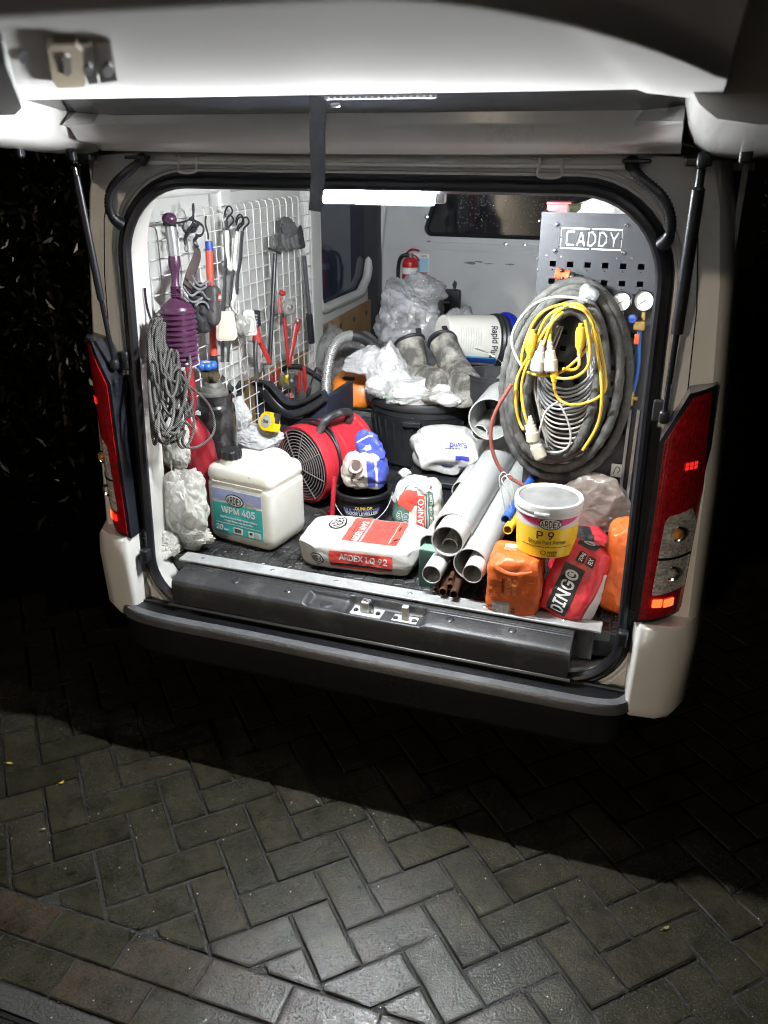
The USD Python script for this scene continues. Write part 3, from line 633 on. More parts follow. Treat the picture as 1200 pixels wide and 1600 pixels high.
# ------------------------------------------------------------------ the lit LED bar over the opening
a, b = Y(503, 303, .045), Y(678, 303, .045)
bar = Thing('led_light_bar', 'glowing white LED light bar fixed under the top edge of the opening', 'light bar', (a+b)/2)
zc = (a[2]+b[2])/2 - .006
bar.part('holder', bx(a[0]-.012, b[0]+.012, .040, .062, zc+.0145, zc+.019), mat('bar_housing', (.6, .6, .6), .3))
bar.part('back_plate', bx(a[0]-.004, b[0]+.004, .0565, .0585, zc-.0060, zc+.0145), _mats['bar_housing'])
bar.part('end_cap', place(rbox((.018, .024, .022), .004), (a[0]-.012, .05, zc)), _mats['bar_housing']); bar.part('end_cap', place(rbox((.022, .024, .022), .004), (b[0]+.014, .05, zc)), _mats['bar_housing'])
bar.part('diffuser', place(rbox((b[0]-a[0], .012, .030), .005, 8), ((a[0]+b[0])/2, .05, zc-.0015)), emit('led_white', (.93, .97, 1.0), LED_STRENGTH))

# ------------------------------------------------------------------ cargo: shapes shared by bags, films, buckets
def sc(P_): return float((np.asarray(P_)-CAM) @ CR[2])/FPX          # metres per pixel of the photograph at a point
def ridge(p, o=3, seed=0): return np.abs(2*meshkit.fbm(p, o, seed)-1)
_cube = {}
def cube_grid(k):
    if k not in _cube:
        m = trimesh.creation.box((2, 2, 2))
        for _ in range(k): m = m.subdivide()
        _cube[k] = MV(m)
    return _cube[k]
class Bag:
    """A filled sack: a rounded box with folds, and places to print on it."""
    def __init__(s, half, origin, R, n=5.0, amp=.006, freq=9.0, seed=0, fold=.5, taper=0.0, k=5, cuts=0, depth=.07):
        s.h, s.o, s.R, s.n, s.amp, s.fr, s.seed, s.fold, s.taper, s.k = np.asarray(half, float), np.asarray(origin, float), np.asarray(R, float), n, amp, freq, seed, fold, taper, k
        r = np.random.default_rng(seed+500); s.cuts = []
        for _ in range(cuts):
            d = r.normal(size=3); d /= np.linalg.norm(d); s.cuts.append((d, r.uniform(1-2*depth, 1-depth*.3)))
    def local(s, q):
        q = np.asarray(q, float); p = q/((np.abs(q)**s.n).sum(1, keepdims=True)**(1/s.n)); p = p*s.h
        if s.taper: p[:, :2] *= (1 - s.taper*(p[:, 2:3]/s.h[2]))
        for d, lv in s.cuts:
            e = d*s.h; top_ = (np.abs(e)**(s.n/(s.n-1))).sum()**((s.n-1)/s.n); q_ = p/s.h @ (d*s.h)
            over = np.maximum(q_-lv*top_, 0); nn = (d*s.h); p = p - (over/(nn @ nn))[:, None]*nn*s.h
        u = p/np.linalg.norm(p, axis=1, keepdims=True)
        d = s.amp*(2*(meshkit.fbm(p*s.fr, 3, s.seed)-.5) - s.fold*1.6*(.4-ridge(p*s.fr*1.7+4, 2, s.seed+9)).clip(0)*2.2)
        d += s.amp*.35*(ridge(p*s.fr*5+2, 2, s.seed+4)-.3)
        p = p + u*d[:, None]; p[:, 2] = np.maximum(p[:, 2], -s.h[2]*.97)
        return p
    def world(s, q): return s.local(q) @ s.R + s.o
    def mesh(s):
        v, f = cube_grid(s.k); return s.world(v), f
    def face(s, name):
        a, b, c = s.h
        m = {'top': lambda x, y: np.c_[x/a, y/b, x*0+1], 'front': lambda x, y: np.c_[x/a, x*0-1, y/c], 'left': lambda x, y: np.c_[x*0-1, -x/b, y/c], 'right': lambda x, y: np.c_[x*0+1, x/b, y/c]}[name]
        return numeric(lambda x, y: s.world(m(x, y)))
def lump(center, radii, seed, amp=.28, freq=2.2, R=None, k=5, flatb=None, fold=.5, planes=26, soft=30, wr=.5):
    """A crumpled heap of film or cloth: flat patches that meet in creases, over a soft uneven mass."""
    m = trimesh.creation.icosphere(k, 1.0); v, f = MV(m); rg = np.random.default_rng(seed)
    w = v + .22*amp*(np.stack([meshkit.fbm(v*2.2+9*j, 2, seed+j) for j in range(3)], 1)-.5)*4
    N_ = rg.normal(size=(planes, 3)); N_ /= np.linalg.norm(N_, axis=1, keepdims=True); h = rg.uniform(1-1.1*amp, 1.0, planes)
    d = np.maximum((w/np.linalg.norm(w, axis=1, keepdims=True)) @ N_.T, 1e-3); t = h/d
    r = -np.log(np.exp(-soft*np.minimum(t, 3)).sum(1))/soft
    r = np.clip(r, .3, 1.25)*(1 + amp*.9*(meshkit.fbm(v*freq, 3, seed)-.5) + wr*amp*((ridge(w*freq*1.9+3, 2, seed+1)-.35) + .35*(ridge(w*freq*4.6+5, 2, seed+2)-.35)))
    v = v*r[:, None]*np.asarray(radii)*1.06
    v = v @ (np.eye(3) if R is None else R) + np.asarray(center)
    if flatb is not None: v[:, 2] = np.maximum(v[:, 2], flatb+.002*meshkit.noise(v*60, 2))
    return v, f
INK = mat('ink_black', (.012, .012, .013), .5); INKW = mat('ink_white', (.64, .64, .62), .5); INKR = mat('ink_red', (.72, .075, .055), .5, var=.12, vscale=30)
INKB = mat('ink_blue', (.03, .035, .32), .5); INKG = mat('ink_grey', (.30, .31, .31), .5); INKS = mat('ink_silver', (.60, .61, .62), .45)
PAPER = mat('paper_sack', (.50, .49, .46), .55, var=.10, vscale=14, bump=.003, bscale=28, dust=(.52, .48, .42), dscale=10, dust_at=(.58, .78))
PE = mat('plastic_sack', (.52, .52, .505), .3, var=.06, vscale=10, bump=.0015, bscale=26)
def ring_outline(a, b, t): 
    e = affinity.scale(Point(0, 0).buffer(1, 24), a, b); return e, affinity.scale(Point(0, 0).buffer(1, 24), a-t, b-t)
def logo(thing, S, x, y, w, rot=0.0, parent=None, e=.008, z0=.0016):
    """The maker's oval: white field, black rim, black condensed letters."""
    h = w*.60; o, i = ring_outline(w/2, h/2, w*.055)
    thing.part('logo_oval', onto(shift(flat(o, z0), x, y, 0, rot), S, e), INK, smooth=False, parent=parent)
    thing.part('logo_field', onto(shift(flat(i, z0+.0007), x, y, 0, rot), S, e), INKW, smooth=False, parent=parent)
    hs = [.66, .86, .93, .86, .66]
    for k, ch in enumerate('ARDEX'):
        thing.part('letter', onto(shift(shift(text(ch, h*.66*hs[k], True, w*.135), (k-2)*w*.165, 0, z0+.0014), x, y, 0, rot), S, e), INK, smooth=False, parent=parent)
def words(thing, S, s, x, y, h, m, rot=0.0, width=None, bold=True, z=.0010, parent=None, e=.01, name='lettering'):
    thing.part(name, onto(shift(text(s, h, bold, width), x, y, z, rot), S, e), m, smooth=False, parent=parent)
def patch(thing, S, poly, m, z=.0, rot=0.0, x=0, y=0, parent=None, e=.012, name='print'):
    thing.part(name, onto(shift(flat(poly, z), x, y, 0, rot), S, e), m, smooth=False, parent=parent)
def lines(w, n, gap, h, seed, rag=.25):
    r = np.random.default_rng(seed); q = []
    for k in range(n):
        x = -w/2; end = w/2 - rag*w*r.random()
        while x < end:
            l = min(w*r.uniform(.03, .09), end-x); q.append(sbox(x, -k*gap, x+l, -k*gap-h)); x += l+w*.014
    return shapely.union_all(q)
def barcode(w, h, seed):
    r = np.random.default_rng(seed); x = 0; q = []
    while x < w: 
        l = w*r.uniform(.012, .05); q.append(sbox(x-w/2, -h/2, min(x+l, w)-w/2, h/2)); x += l+w*r.uniform(.015, .04)
    return shapely.union_all(q)

# white paper sack lying at the sill
bg = Thing('floor_leveller_sack', 'white paper sack with red panel lying flat behind the aluminium threshold', 'sack', (-.115, .30, FL))
A = Bag((.192, .115, .049), (-.112, .298, FL+.0475), rotz(math.radians(4.5)), 5.5, .0055, 8, 3, .6, cuts=16, depth=.06)
body = bg.part('sack_body', A.mesh(), PAPER, smooth=60)
T, F = A.face('top'), A.face('front')
q90 = PI/2
patch(bg, T, sbox(-.052, -.085, .125, .092), INKR)
patch(bg, T, sbox(.004, -.085, .010, .085), INKG, z=.0008)
words(bg, T, 'ARDEX LQ 92', -.012, -.012, .020, INKW, q90, .145)
patch(bg, T, lines(.13, 2, .010, .0016, 1, .1), INK, .0008, q90, -.036, -.01)
patch(bg, T, lines(.15, 8, .0085, .0012, 2, .5), INK, .0008, q90, .026, .0)
patch(bg, T, sbox(-.0007, -.075, .0007, .08), INKW, .0008, 0, .098, 0)
words(bg, T, '20 kg', .112, -.055, .016, INK, q90, .042, bold=False)
words(bg, T, 'GREEN LABEL', .108, .035, .005, INK, q90, .03)
logo(bg, T, -.095, .03, .088, q90)
logo(bg, F, -.125, -.006, .062)
patch(bg, F, sbox(-.078, -.030, .118, .026), INKR); patch(bg, F, sbox(-.076, -.021, .116, -.013), INK, .0008)
words(bg, F, 'ARDEX', -.012, .008, .019, INKS, 0, .075); words(bg, F, 'LQ 92', .068, .006, .020, INKW, 0, .066)
patch(bg, A.face('right'), sbox(-.03, -.035, .035, .03), INKR)

# white jerry can
def jp(px, py): return Z(px, py, FL)
ja = math.radians(-9); JR = rotz(ja)
jc = np.array([-.385, .222, 0]) + (-JR[0]*.125 + JR[1]*.098)
HDPE = usdkit.material(stage, '/World/Looks/milky_plastic', {'g': ('texture_coordinate', {}), 'n': ('noise_texture', {'scale': 9.0, 'detail': 5.0}), 'r': ('rgb_ramp', {'ramp': [(.35, (.57, .56, .515)), (.62, (.53, .51, .44)), (.75, (.47, .44, .35))]}),
    'n2': ('noise_texture', {'scale': 5.0, 'detail': 2.0}), 'b': ('bump', {'distance': .006, 'strength': .5}),
    'p': ('principled_bsdf', {'roughness': .32, 'subsurface_weight': .25, 'subsurface_scale': .02, 'subsurface_radius': (1.0, .9, .7)})},
    [('g.object', 'n.vector'), ('n.fac', 'r.fac'), ('r.color', 'p.base_color'), ('g.object', 'n2.vector'), ('n2.fac', 'b.height'), ('b.normal', 'p.normal')], surface='p.BSDF')
jc[2] = FL; JH = .262
jerry = Thing('jerry_can', 'big square white plastic jerry can with a teal label and black cap', 'jerry can', jc)
Jb = Bag((.125, .098, JH/2), (jc[0], jc[1], FL+JH/2), JR, 9.0, .0016, 5, 8, .1, k=5)
v, f = Jb.mesh()
zl = (v[:, 2]-FL)/JH
w_ = 1 - .055*np.exp(-((zl-.80)/.022)**2) + .012*np.exp(-((zl-.17)/.05)**2) - .06*np.clip((.12-zl)/.12, 0, 1)**2
c2 = jc[:2]; v[:, :2] = c2 + (v[:, :2]-c2)*w_[:, None]
lx = (v - [jc[0], jc[1], 0]) @ JR.T
groove = np.exp(-((lx[:, 0]-.03)/.035)**2) * np.clip((lx[:, 1]+.10)/.03, 0, 1) * (zl > .90)
v[:, 2] -= .0*groove
jb = jerry.part('can_body', (v, f), HDPE, smooth=60)
top = np.array([jc[0], jc[1], FL+JH])
hp = [top-JR[0]*.005-JR[1]*.03+[0, 0, -.025], top+JR[0]*.01-JR[1]*.0+[0, 0, -.002], top+JR[0]*.03+JR[1]*.04+[0, 0, .012], top+JR[0]*.05+JR[1]*.075+[0, 0, -.002], top+JR[0]*.06+JR[1]*.095+[0, 0, -.03]]
jerry.part('handle', tube(spline(hp, 24), .019, 14, flat=.75, up=tuple(JR[0])), HDPE, smooth=60)
cb = top-JR[0]*.055-JR[1]*.045
jerry.part('neck', lathe([(.036, -.012), (.034, .006), (.030, .012), (.030, .02)], cb, n=28), HDPE)
rr = .033*(1+.05*np.sign(np.cos(np.arange(48)*2*PI/48*12)))
A_ = np.linspace(0, 2*PI, 48, endpoint=False)
pro = [(1, .014), (1, .036), (.93, .040), (.001, .040)]
cv = np.array([[(cb[0]+rr[k]*a*math.cos(A_[k]), cb[1]+rr[k]*a*math.sin(A_[k]), cb[2]+h) for k in range(48)] for a, h in pro]).reshape(-1, 3)
jerry.part('cap', (cv, grid_faces(4, 48, False, True)[:, ::-1]), mat('cap_black', (.012, .012, .013), .35), smooth=25)
jerry.part('shoulder_line', place(rbox((.19, .004, .004), .0015), jc+JR[1]*-.0965+[0, 0, JH*.80], JR), HDPE)
def Sj0(x, y):
    p = Jb.world(np.c_[x/.125, x*0-1, y/(JH/2)]); z = (p[:, 2]-FL)/JH
    w_ = 1 - .055*np.exp(-((z-.80)/.022)**2) + .012*np.exp(-((z-.17)/.05)**2) - .06*np.clip((.12-z)/.12, 0, 1)**2
    p[:, :2] = c2 + (p[:, :2]-c2)*w_[:, None]; return p
SJ = numeric(Sj0)
for k, (x, y, w, h) in enumerate(((-.085, .082, .010, .003), (-.045, .092, .004, .004), (.07, .10, .006, .002), (.02, .085, .003, .002), (-.10, -.07, .004, .006), (.10, -.10, .006, .003), (-.06, -.108, .012, .003), (.05, .115, .008, .003))):
    jerry.part('smudge', onto(flat(blob(x, y, w, h, 40+k, 14)), SJ, .006), SCUFF, smooth=False)
LABW = mat('label_white', (.74, .74, .72), .4, bump=.0012, bscale=22)
lab = jerry.part('label', onto(flat(sbox(-.098, -.092, .092, .058)), SJ), LABW, smooth=False)
patch(jerry, SJ, sbox(-.098, .020, .092, .058), mat('label_lilac', (.30, .34, .56), .4, var=.15, vscale=20), .0008, parent=lab)
patch(jerry, SJ, sbox(-.098, -.092, .092, .012), mat('label_teal', (.045, .42, .39), .4, var=.12, vscale=20), .0008, parent=lab)
logo(jerry, SJ, -.01, .026, .07, -.06, parent=lab)
words(jerry, SJ, 'WPM 405', .0, -.010, .021, INKS, 0, .13, z=.0016, parent=lab)
words(jerry, SJ, 'High Performance Multi Polymer Additive', .0, -.036, .0055, INKS, 0, .14, False, .0016, parent=lab)
words(jerry, SJ, 'Interior, Exterior and Submersible', .0, -.047, .0045, INKS, 0, .11, False, .0016, parent=lab)
patch(jerry, SJ, sbox(-.09, -.0578, .085, -.057), INKS, .0016, parent=lab)
words(jerry, SJ, '20', -.076, -.074, .017, INKW, 0, .026, True, .0016, parent=lab); words(jerry, SJ, 'Litre', -.05, -.079, .006, INKW, 0, .016, False, .0016, parent=lab)
patch(jerry, SJ, sbox(-.022, -.086, .014, -.066), INKW, .0016, parent=lab); patch(jerry, SJ, affinity.translate(barcode(.026, .013, 3), -.004, -.075), INK, .0022, parent=lab)
patch(jerry, SJ, sbox(.036, -.087, .057, -.067), INKW, .0016, parent=lab); patch(jerry, SJ, affinity.scale(Point(.0465, -.074).buffer(.006), 1, .75), INK, .0022, parent=lab)
patch(jerry, SJ, sbox(.060, -.087, .082, -.067), INKS, .0016, parent=lab); patch(jerry, SJ, affinity.translate(lines(.018, 5, .0036, .0012, 5), .071, -.069), INKG, .0022, parent=lab)
patch(jerry, SJ, Polygon([(.028, .026), (.052, .028), (.075, .010), (.05, .016), (.03, .012)]), mat('label_picture', (.55, .47, .36), .5, var=.5, vscale=120), .0012, parent=lab)

# generic bucket
def bucket(th, base, r0, r1, h, m, lid=None, axis=(0, 0, 1), rim=.004, opened=False, lip=.02):
    pr = [(.0001, 0), (r0*.96, 0), (r0, .004), (r1, h-lip), (r1+rim, h-lip+.001), (r1+rim, h-lip+.005), (r1+rim*.3, h-lip+.006), (r1+rim*.4, h-.004)]
    if opened: pr += [(r1+rim*1.6, h-.003), (r1+rim*1.6, h), (r1-.002, h), (r0-.004, .006), (.0001, .006)]
    else: pr += [(r1+rim*.4, h-.003), (.0001, h-.003)]
    b = th.part('tub', lathe(pr, base, axis, 48), m, smooth=30)
    if lid is not None:
        ax = unit(axis); lb = np.asarray(base)+ax*(h-.014)
        th.part('lid', lathe([(r1+rim*.6, 0), (r1+rim*1.7, .0005), (r1+rim*1.7, .014), (r1+rim*1.2, .017), (r1-.004, .0168), (r1-.008, .011), (.0001, .011)], lb, axis, 48), lid, smooth=30)
    return b
# black bucket of floor leveller with a bag on top
db = np.array([*Y(566, 822, .60)[:2], FL]); dr = 43*sc(Y(566, 790, .55))
db = np.array([Y(567, 790, .60)[0], .60, FL])
dz = Y(567, 762, .60-.0)[2]
DUN = mat('black_bucket', (.012, .012, .014), .33, var=.2, vscale=12, dust=(.12, .12, .115), dscale=12, dust_at=(.6, .85))
dun = Thing('leveller_bucket', 'small black bucket with wire handle and white and blue lettering beside the red fan', 'bucket', db)
bucket(dun, db, dr*.90, dr, dz-FL, DUN, DUN)
SD = cylS(db, (0, 0, 1), lambda y: dr*(.90+.10*min(max(y/(dz-FL), 0), 1))+.0004, math.radians(-90+17))
hh = dz-FL
patch(dun, SD, sbox(-.066, hh*.02, .066, hh*.70), mat('bucket_label', (.02, .02, .024), .3, var=.4, vscale=30))
words(dun, SD, 'DUNLOP', .008, hh*.62, .010, mat('ink_yellow', (.75, .50, .03), .5), 0, .052)
words(dun, SD, 'MULTIPURPOSE', 0, hh*.53, .011, mat('ink_mauve', (.16, .17, .42), .5), 0, .118); words(dun, SD, 'FLOOR LEVELLER', 0, hh*.43, .010, INKW, 0, .105)
patch(dun, SD, affinity.translate(lines(.10, 2, .007, .0015, 7), 0, hh*.36), INKG, .0008)
patch(dun, SD, affinity.translate(lines(.05, 6, .006, .0012, 8), -.035, hh*.26), INKG, .0008)
a_ = np.linspace(-PI+.1, -.1, 40)-PI/2+math.radians(107)
hpth = np.c_[db[0]+(dr+.009)*np.cos(a_), db[1]+(dr+.009)*np.sin(a_), dz-.012-.075*np.sin(np.linspace(0, PI, 40))]
dun.part('wire_handle', tube(hpth, .0016, 6), STEEL)
bb = np.array([Y(570, 745, .60)[0], .60, dz+.002])
grey_sack = mat('dusty_sack', (.56, .53, .48), .6, var=.15, vscale=16, bump=.0015, bscale=50, dust=(.40, .37, .33), dscale=12, dust_at=(.5, .75))
s1 = Thing('opened_sack', 'small opened beige and blue sack with torn red mouth on the black bucket', 'sack', bb)
B1 = Bag((.074, .058, .068), bb+[0, 0, .064], rotz(.0), 3.4, .007, 14, 21, .6, .06, cuts=14, depth=.08)
s1.part('sack_body', B1.mesh(), grey_sack, smooth=60)
BLUP = mat('print_blue', (.06, .085, .42), .5, var=.15, vscale=30, dust=(.4, .4, .42), dscale=30, dust_at=(.62, .8))
patch(s1, B1.face('front'), Polygon([(.034, -.06), (.064, -.05), (.064, .06), (.028, .06)]), BLUP); patch(s1, B1.face('right'), sbox(-.054, -.05, .05, .06), BLUP)
B1b = Bag((.046, .022, .062), bb+[.012, .012, .138], roty(-.42) @ rotx(-.15), 3.6, .007, 16, 22, .7, .25, cuts=12, depth=.10)
s1.part('folded_top', B1b.mesh(), BLUP, smooth=50)
FB_ = B1b.face('front')
patch(s1, FB_, blob(0, .004, .036, .026, 31), INKS, .0002); patch(s1, FB_, blob(.012, -.034, .030, .018, 33), mat('print_pale_blue', (.32, .36, .62), .5), .0002); patch(s1, FB_, sbox(-.045, .038, .045, .044), INKS, .0002)
ml = bb+[-.012, -.060, .098]
s1.part('torn_mouth', lathe([(.010, -.024), (.019, -.008), (.024, .0), (.0225, .003), (.017, -.002), (.011, -.012), (.0001, -.014)], ml+[.004, -.004, 0], (.1, -1, .25), 28, .35, 5), mat('torn_paper', (.55, .16, .13), .6, var=.5, vscale=60, color2=(.75, .72, .68)), smooth=40)
s1.part('mouth_inside', lathe([(.015, 0), (.0001, .001)], ml+[.004, -.001, 0], (.1, -1, .25), 16, .3, 5), mat('mouth_dark', (.10, .08, .07), .7), smooth=False)
s1.part('knot', lump(bb+[-.045, -.02, .095], (.016, .014, .022), 4, .35, 3, k=3), mat('silver_film', (.35, .35, .36), .3), smooth=30)
words(s1, B1.face('front'), '6kg', -.022, -.006, .011, INK, q90*.8, .03); words(s1, B1.face('front'), 'repair', .008, -.008, .009, INK, .6, .03)

# green and red sack with a twisted film top
lb = np.array([Y(652, 800, .56)[0], .57, FL]); lz = Y(652, 748, .56)[2]
s2 = Thing('green_sack', 'half full green, white and red leveller sack with a twisted top beside the pipes', 'sack', lb)
LH = (lz-FL)
B2 = Bag((.082, .066, LH/2), lb+[0, 0, LH/2], rotz(math.radians(12)), 4.0, .006, 11, 31, .5, .10, cuts=14, depth=.07)
s2.part('sack_body', B2.mesh(), mat('leveller_sack', (.70, .68, .62), .5, var=.12, vscale=14, bump=.001, bscale=50), smooth=60)
GRN = mat('print_green', (.085, .16, .13), .5, var=.2, vscale=25, dust=(.4, .42, .4), dscale=30, dust_at=(.64, .8))
FA = B2.face('front')
patch(s2, FA, sbox(-.086, -LH*.46, -.026, LH*.18), GRN); patch(s2, B2.face('left'), sbox(-.06, -LH*.46, .066, LH*.2), GRN)
patch(s2, FA, sbox(.000, -LH*.40, .028, LH*.30), INKR, .0004); patch(s2, FA, sbox(.040, -LH*.40, .060, LH*.40), GRN, .0004); patch(s2, FA, sbox(.031, -LH*.40, .037, LH*.30), GRN, .0004)
words(s2, FA, 'LANKO', .014, -LH*.07, .019, INKW, q90, LH*.60); words(s2, FA, 'FLOOR LEVELLING', .050, -LH*.02, .0085, INKW, q90, LH*.70)
patch(s2, FA, Polygon([(-.075, LH*.10), (-.02, -.005), (.005, LH*.2), (.0, LH*.40), (-.05, LH*.45), (-.075, LH*.36)]), INKR, .0006)
for cx, cy in ((-.062, -LH*.13), (-.036, -LH*.16)):
    o, i = ring_outline(.012, .015, .0016); patch(s2, FA, o.difference(i), INKS, .0008, 0, cx, cy); patch(s2, FA, lines(.014, 3, .006, .002, 4), INKS, .0008, 0, cx, cy+.006)
s2.part('twisted_top', lump(lb+[.012, -.038, LH*.92], (.034, .022, .030), 5, .45, 3.0, k=4), PAPER, smooth=25)
s2.part('film_fold', tube(spline([lb+[-.068, -.05, LH*.60], lb+[-.045, -.052, LH*.86], lb+[-.02, -.035, LH*1.02], lb+[.03, -.02, LH*1.0]], 20), .014, 8, flat=.25, up=(-.4, -1, .3)), mat('grey_film', (.42, .44, .44), .25), smooth=50)
s2.part('film_tail', lump(lb+[-.05, -.01, LH*1.08], (.020, .012, .014), 7, .35, 3, k=3), film('clear_film_small', .3, (.7, .7, .7)), smooth=25)

# green carton beside the pipes
gb = Thing('green_carton', 'dark green cardboard carton standing between the white sack and the pipes', 'carton', (.125, .22, FL))
GC = mat('green_card', (.035, .085, .065), .6, var=.25, vscale=30, bump=.0006, bscale=90)
gb.part('box', place(rbox((.065, .34, .115), .0025, 6), (.133, .355, FL+.058), rotz(-.05)), GC)
gb.part('flap', place(rbox((.064, .338, .003), .001, 4), (.133, .355, FL+.117), rotz(-.05)), mat('green_card_light', (.17, .30, .23), .6))
PG = planeS((.133-.0085, .355-.1712, FL+.058), np.array([[1, -.05, 0], [0, 0, 1.0], [-.05, -1.0, 0]]))
patch(gb, PG, affinity.translate(shapely.union_all([LineString([(k*.006-.03, -.02), (k*.006-.018, .045)]).buffer(.0006) for k in range(8)]), -.004, 0), mat('green_print_dark', (.015, .04, .033), .5))

# pipes: grey white plastic, running forward along the floor
PVC = mat('pvc_pipe', (.43, .44, .425), .30, var=.08, vscale=5, dust=(.46, .40, .29), dscale=4, dust_at=(.58, .82))
PVCW = mat('pvc_white', (.54, .54, .525), .32, var=.06, vscale=6)
PVCD = mat('pvc_bore', (.20, .20, .19), .5)
def pipe(name, label, px, py, rpx, y0, length, m, wall=.0035, cat_='pipe', group=None, tilt=0.0, lat=0.0):
    c = Y(px, py, y0); r = rpx*sc(c); ax = unit((lat, 1, tilt))
    t = Thing(name, label, cat_, c, group)
    pr = [(r, 0), (r, length), (r-wall, length), (r-wall, 0), (r, 0)]
    t.part('barrel', lathe(pr, c, ax, 40), m, smooth=30)
    return c, r, t
pipe('plastic_pipe', 'thickest white plastic pipe, its open end above the carton and another pipe nested inside', 707, 830, 31, .235, 1.45, PVC, .004)
c, r, t = pipe('plastic_pipe', 'white plastic pipe nested inside the thickest pipe and sticking out of its end', 699, 846, 26.0, .155, 1.0, PVCW, .0035)
pipe('plastic_pipe', 'small pipe end seen deep inside the nested white pipe', 703, 853, 13.0, .195, .8, PVC, .003)
pipe('plastic_pipe', 'thick white plastic pipe lying against the orange sack with a small pipe in its mouth', 735, 882, 27.5, .15, 1.45, PVC, .003)
pipe('plastic_pipe', 'small white pipe poking out of the thick pipe next to the orange sack', 738, 897, 16.0, .095, .9, PVCW, .0025)
pipe('plastic_pipe', 'small white pipe under the thickest pipe, its end next to the carton', 674, 898, 15.5, .095, .9, PVCW, .0025)
pipe('plastic_pipe', 'grey pipe sleeve around the small pipe under the thickest pipe', 683, 889, 18.0, .20, .9, PVC, .003)
pipe('plastic_pipe', 'short pipe end half hidden behind the nested pipe above the carton', 672, 851, 17.0, .22, .7, PVC, .003)
pipe('plastic_pipe', 'wide pipe standing open beside the twisted grey hose coil', 765, 655, 34.0, .75, 1.2, PVC, .004)
pipe('plastic_pipe', 'smaller pipe end beside the wide pipe, just above the white sand sack', 749, 676, 12.5, .78, 1.1, PVC, .003)
pipe('plastic_pipe', 'pipe end showing between the white sand sack and the thickest pipe', 722, 768, 17, .66, 1.0, PVC, .003)
COP = mat('copper_tube', (.32, .17, .11), .36, metal=.8, var=.4, vscale=40, dust=(.16, .11, .08), dscale=25, dust_at=(.5, .7))
for k, (px, py, rp, y0, lb_) in enumerate(((692, 925, 6.2, .085, 'copper tube lying lowest left under the plastic pipes'), (703, 917, 5.0, .10, 'copper tube resting in the middle of the copper bundle'), (709, 929, 6.5, .078, 'copper tube lying lowest right under the plastic pipes'), (704, 906, 4.0, .12, 'thinnest copper tube on top of the copper bundle'), (681, 921, 4.2, .11, 'dark copper tube nearest the green carton'))):
    pipe('copper_tube', lb_, px, py, rp, y0, .8, COP, .0012, 'tube', None, .0, -.10)
for px, py, col, lb_ in ((790, 812, (.03, .10, .42), 'blue plastic tube end beside the yellow primer bucket'), (793, 828, (.75, .47, .02), 'yellow plastic tube end beside the yellow primer bucket')):
    pipe('conduit_tube', lb_, px, py, 7.5, .22 if col[2] > .1 else .19, .4, mat('tube_blue' if col[2] > .1 else 'tube_yellow', col, .4, dust=(.4, .4, .38), dscale=20, dust_at=(.55, .8)), .0022, 'tube', None, .0, .05)

# orange sack, red sack, orange sack by the jamb
o0 = np.array([.385, .135, FL])
s3 = Thing('orange_sack', 'bright orange mortar sack standing upright behind the threshold, bucket on top', 'sack', o0)
OH = Y(795, 872, .075)[2]-FL
B3 = Bag((.074, .070, OH/2), o0+[-.006, 0, 0]+[0, 0, OH/2], rotz(math.radians(4)), 6.0, .005, 12, 41, .6, -.0, cuts=12, depth=.05)
ORG = mat('orange_sack_skin', (.70, .135, .025), .42, var=.22, vscale=16, bump=.004, bscale=30)
s3.part('sack_body', B3.mesh(), ORG, smooth=60)
F3, T3 = B3.face('front'), B3.face('top')
patch(s3, F3, sbox(-.054, -OH*.44, -.006, -OH*.17), INKG); patch(s3, F3, affinity.translate(barcode(.036, .030, 4), -.026, -OH*.30), INKW, .0008, rot=0)
words(s3, F3, 'RAPID SET', -.027, OH*.10, .006, INK, q90, .042); words(s3, F3, 'ONE FLEX', -.012, OH*.08, .011, mat('ink_tan', (.62, .36, .16), .5), q90, .052, False); words(s3, F3, 'MORTAR', .004, OH*.08, .010, mat('ink_tan', (1, 1, 1)), q90, .046, False)
words(s3, F3, 'MIX', .004, -OH*.33, .010, INK, q90, .03)
patch(s3, T3, rrect(.070, .022, .004, -.002, .022), INKW); patch(s3, T3, affinity.translate(barcode(.055, .013, 9), -.002, .022), INKG, .0008)
words(s3, T3, '20kg', -.02, -.004, .011, mat('ink_pale_orange', (.80, .42, .22), .5), PI, .036)
patch(s3, B3.face('right'), sbox(.0, -OH*.45, .06, -OH*.16), INKG)
s3.part('end_fold', tube(spline([o0+[-.052, -.067, OH*.86], o0+[-.01, -.074, OH*.80], o0+[.045, -.069, OH*.86]], 16), np.linspace(.007, .003, 16), 8, flat=.35, up=(0, -1, .5)), ORG)

d0 = np.array([.535, .175, FL])
s4 = Thing('red_sack', 'bright red DINGO sack with black band leaning beside the orange sack', 'sack', d0)
DR = rotx(math.radians(-24)) @ rotz(math.radians(-10)); DR = roty(math.radians(12)) @ DR
RED = mat('red_sack_skin', (.60, .028, .04), .4, var=.22, vscale=16, bump=.003, bscale=30)
B4 = Bag((.070, .070, .108), d0+[.0, .005, .100], DR, 5.5, .005, 11, 51, .55, .06, cuts=12, depth=.05)
s4.part('sack_body', B4.mesh(), RED, smooth=60)
F4, T4 = B4.face('front'), B4.face('top')
patch(s4, F4, sbox(-.034, -.108, .024, .040), INK)
words(s4, F4, 'DINGO', -.004, -.034, .034, INKW, q90, .125)
def head(w): return Polygon([(-.5, -.2), (-.42, .25), (-.5, .6), (-.2, .38), (.15, .4), (.38, .65), (.4, .25), (.5, -.1), (.2, -.45), (-.2, -.45)])
patch(s4, F4, affinity.scale(head(1), .016, .014, origin=(0, 0)), INKS, .0018, 0, -.005, .016)
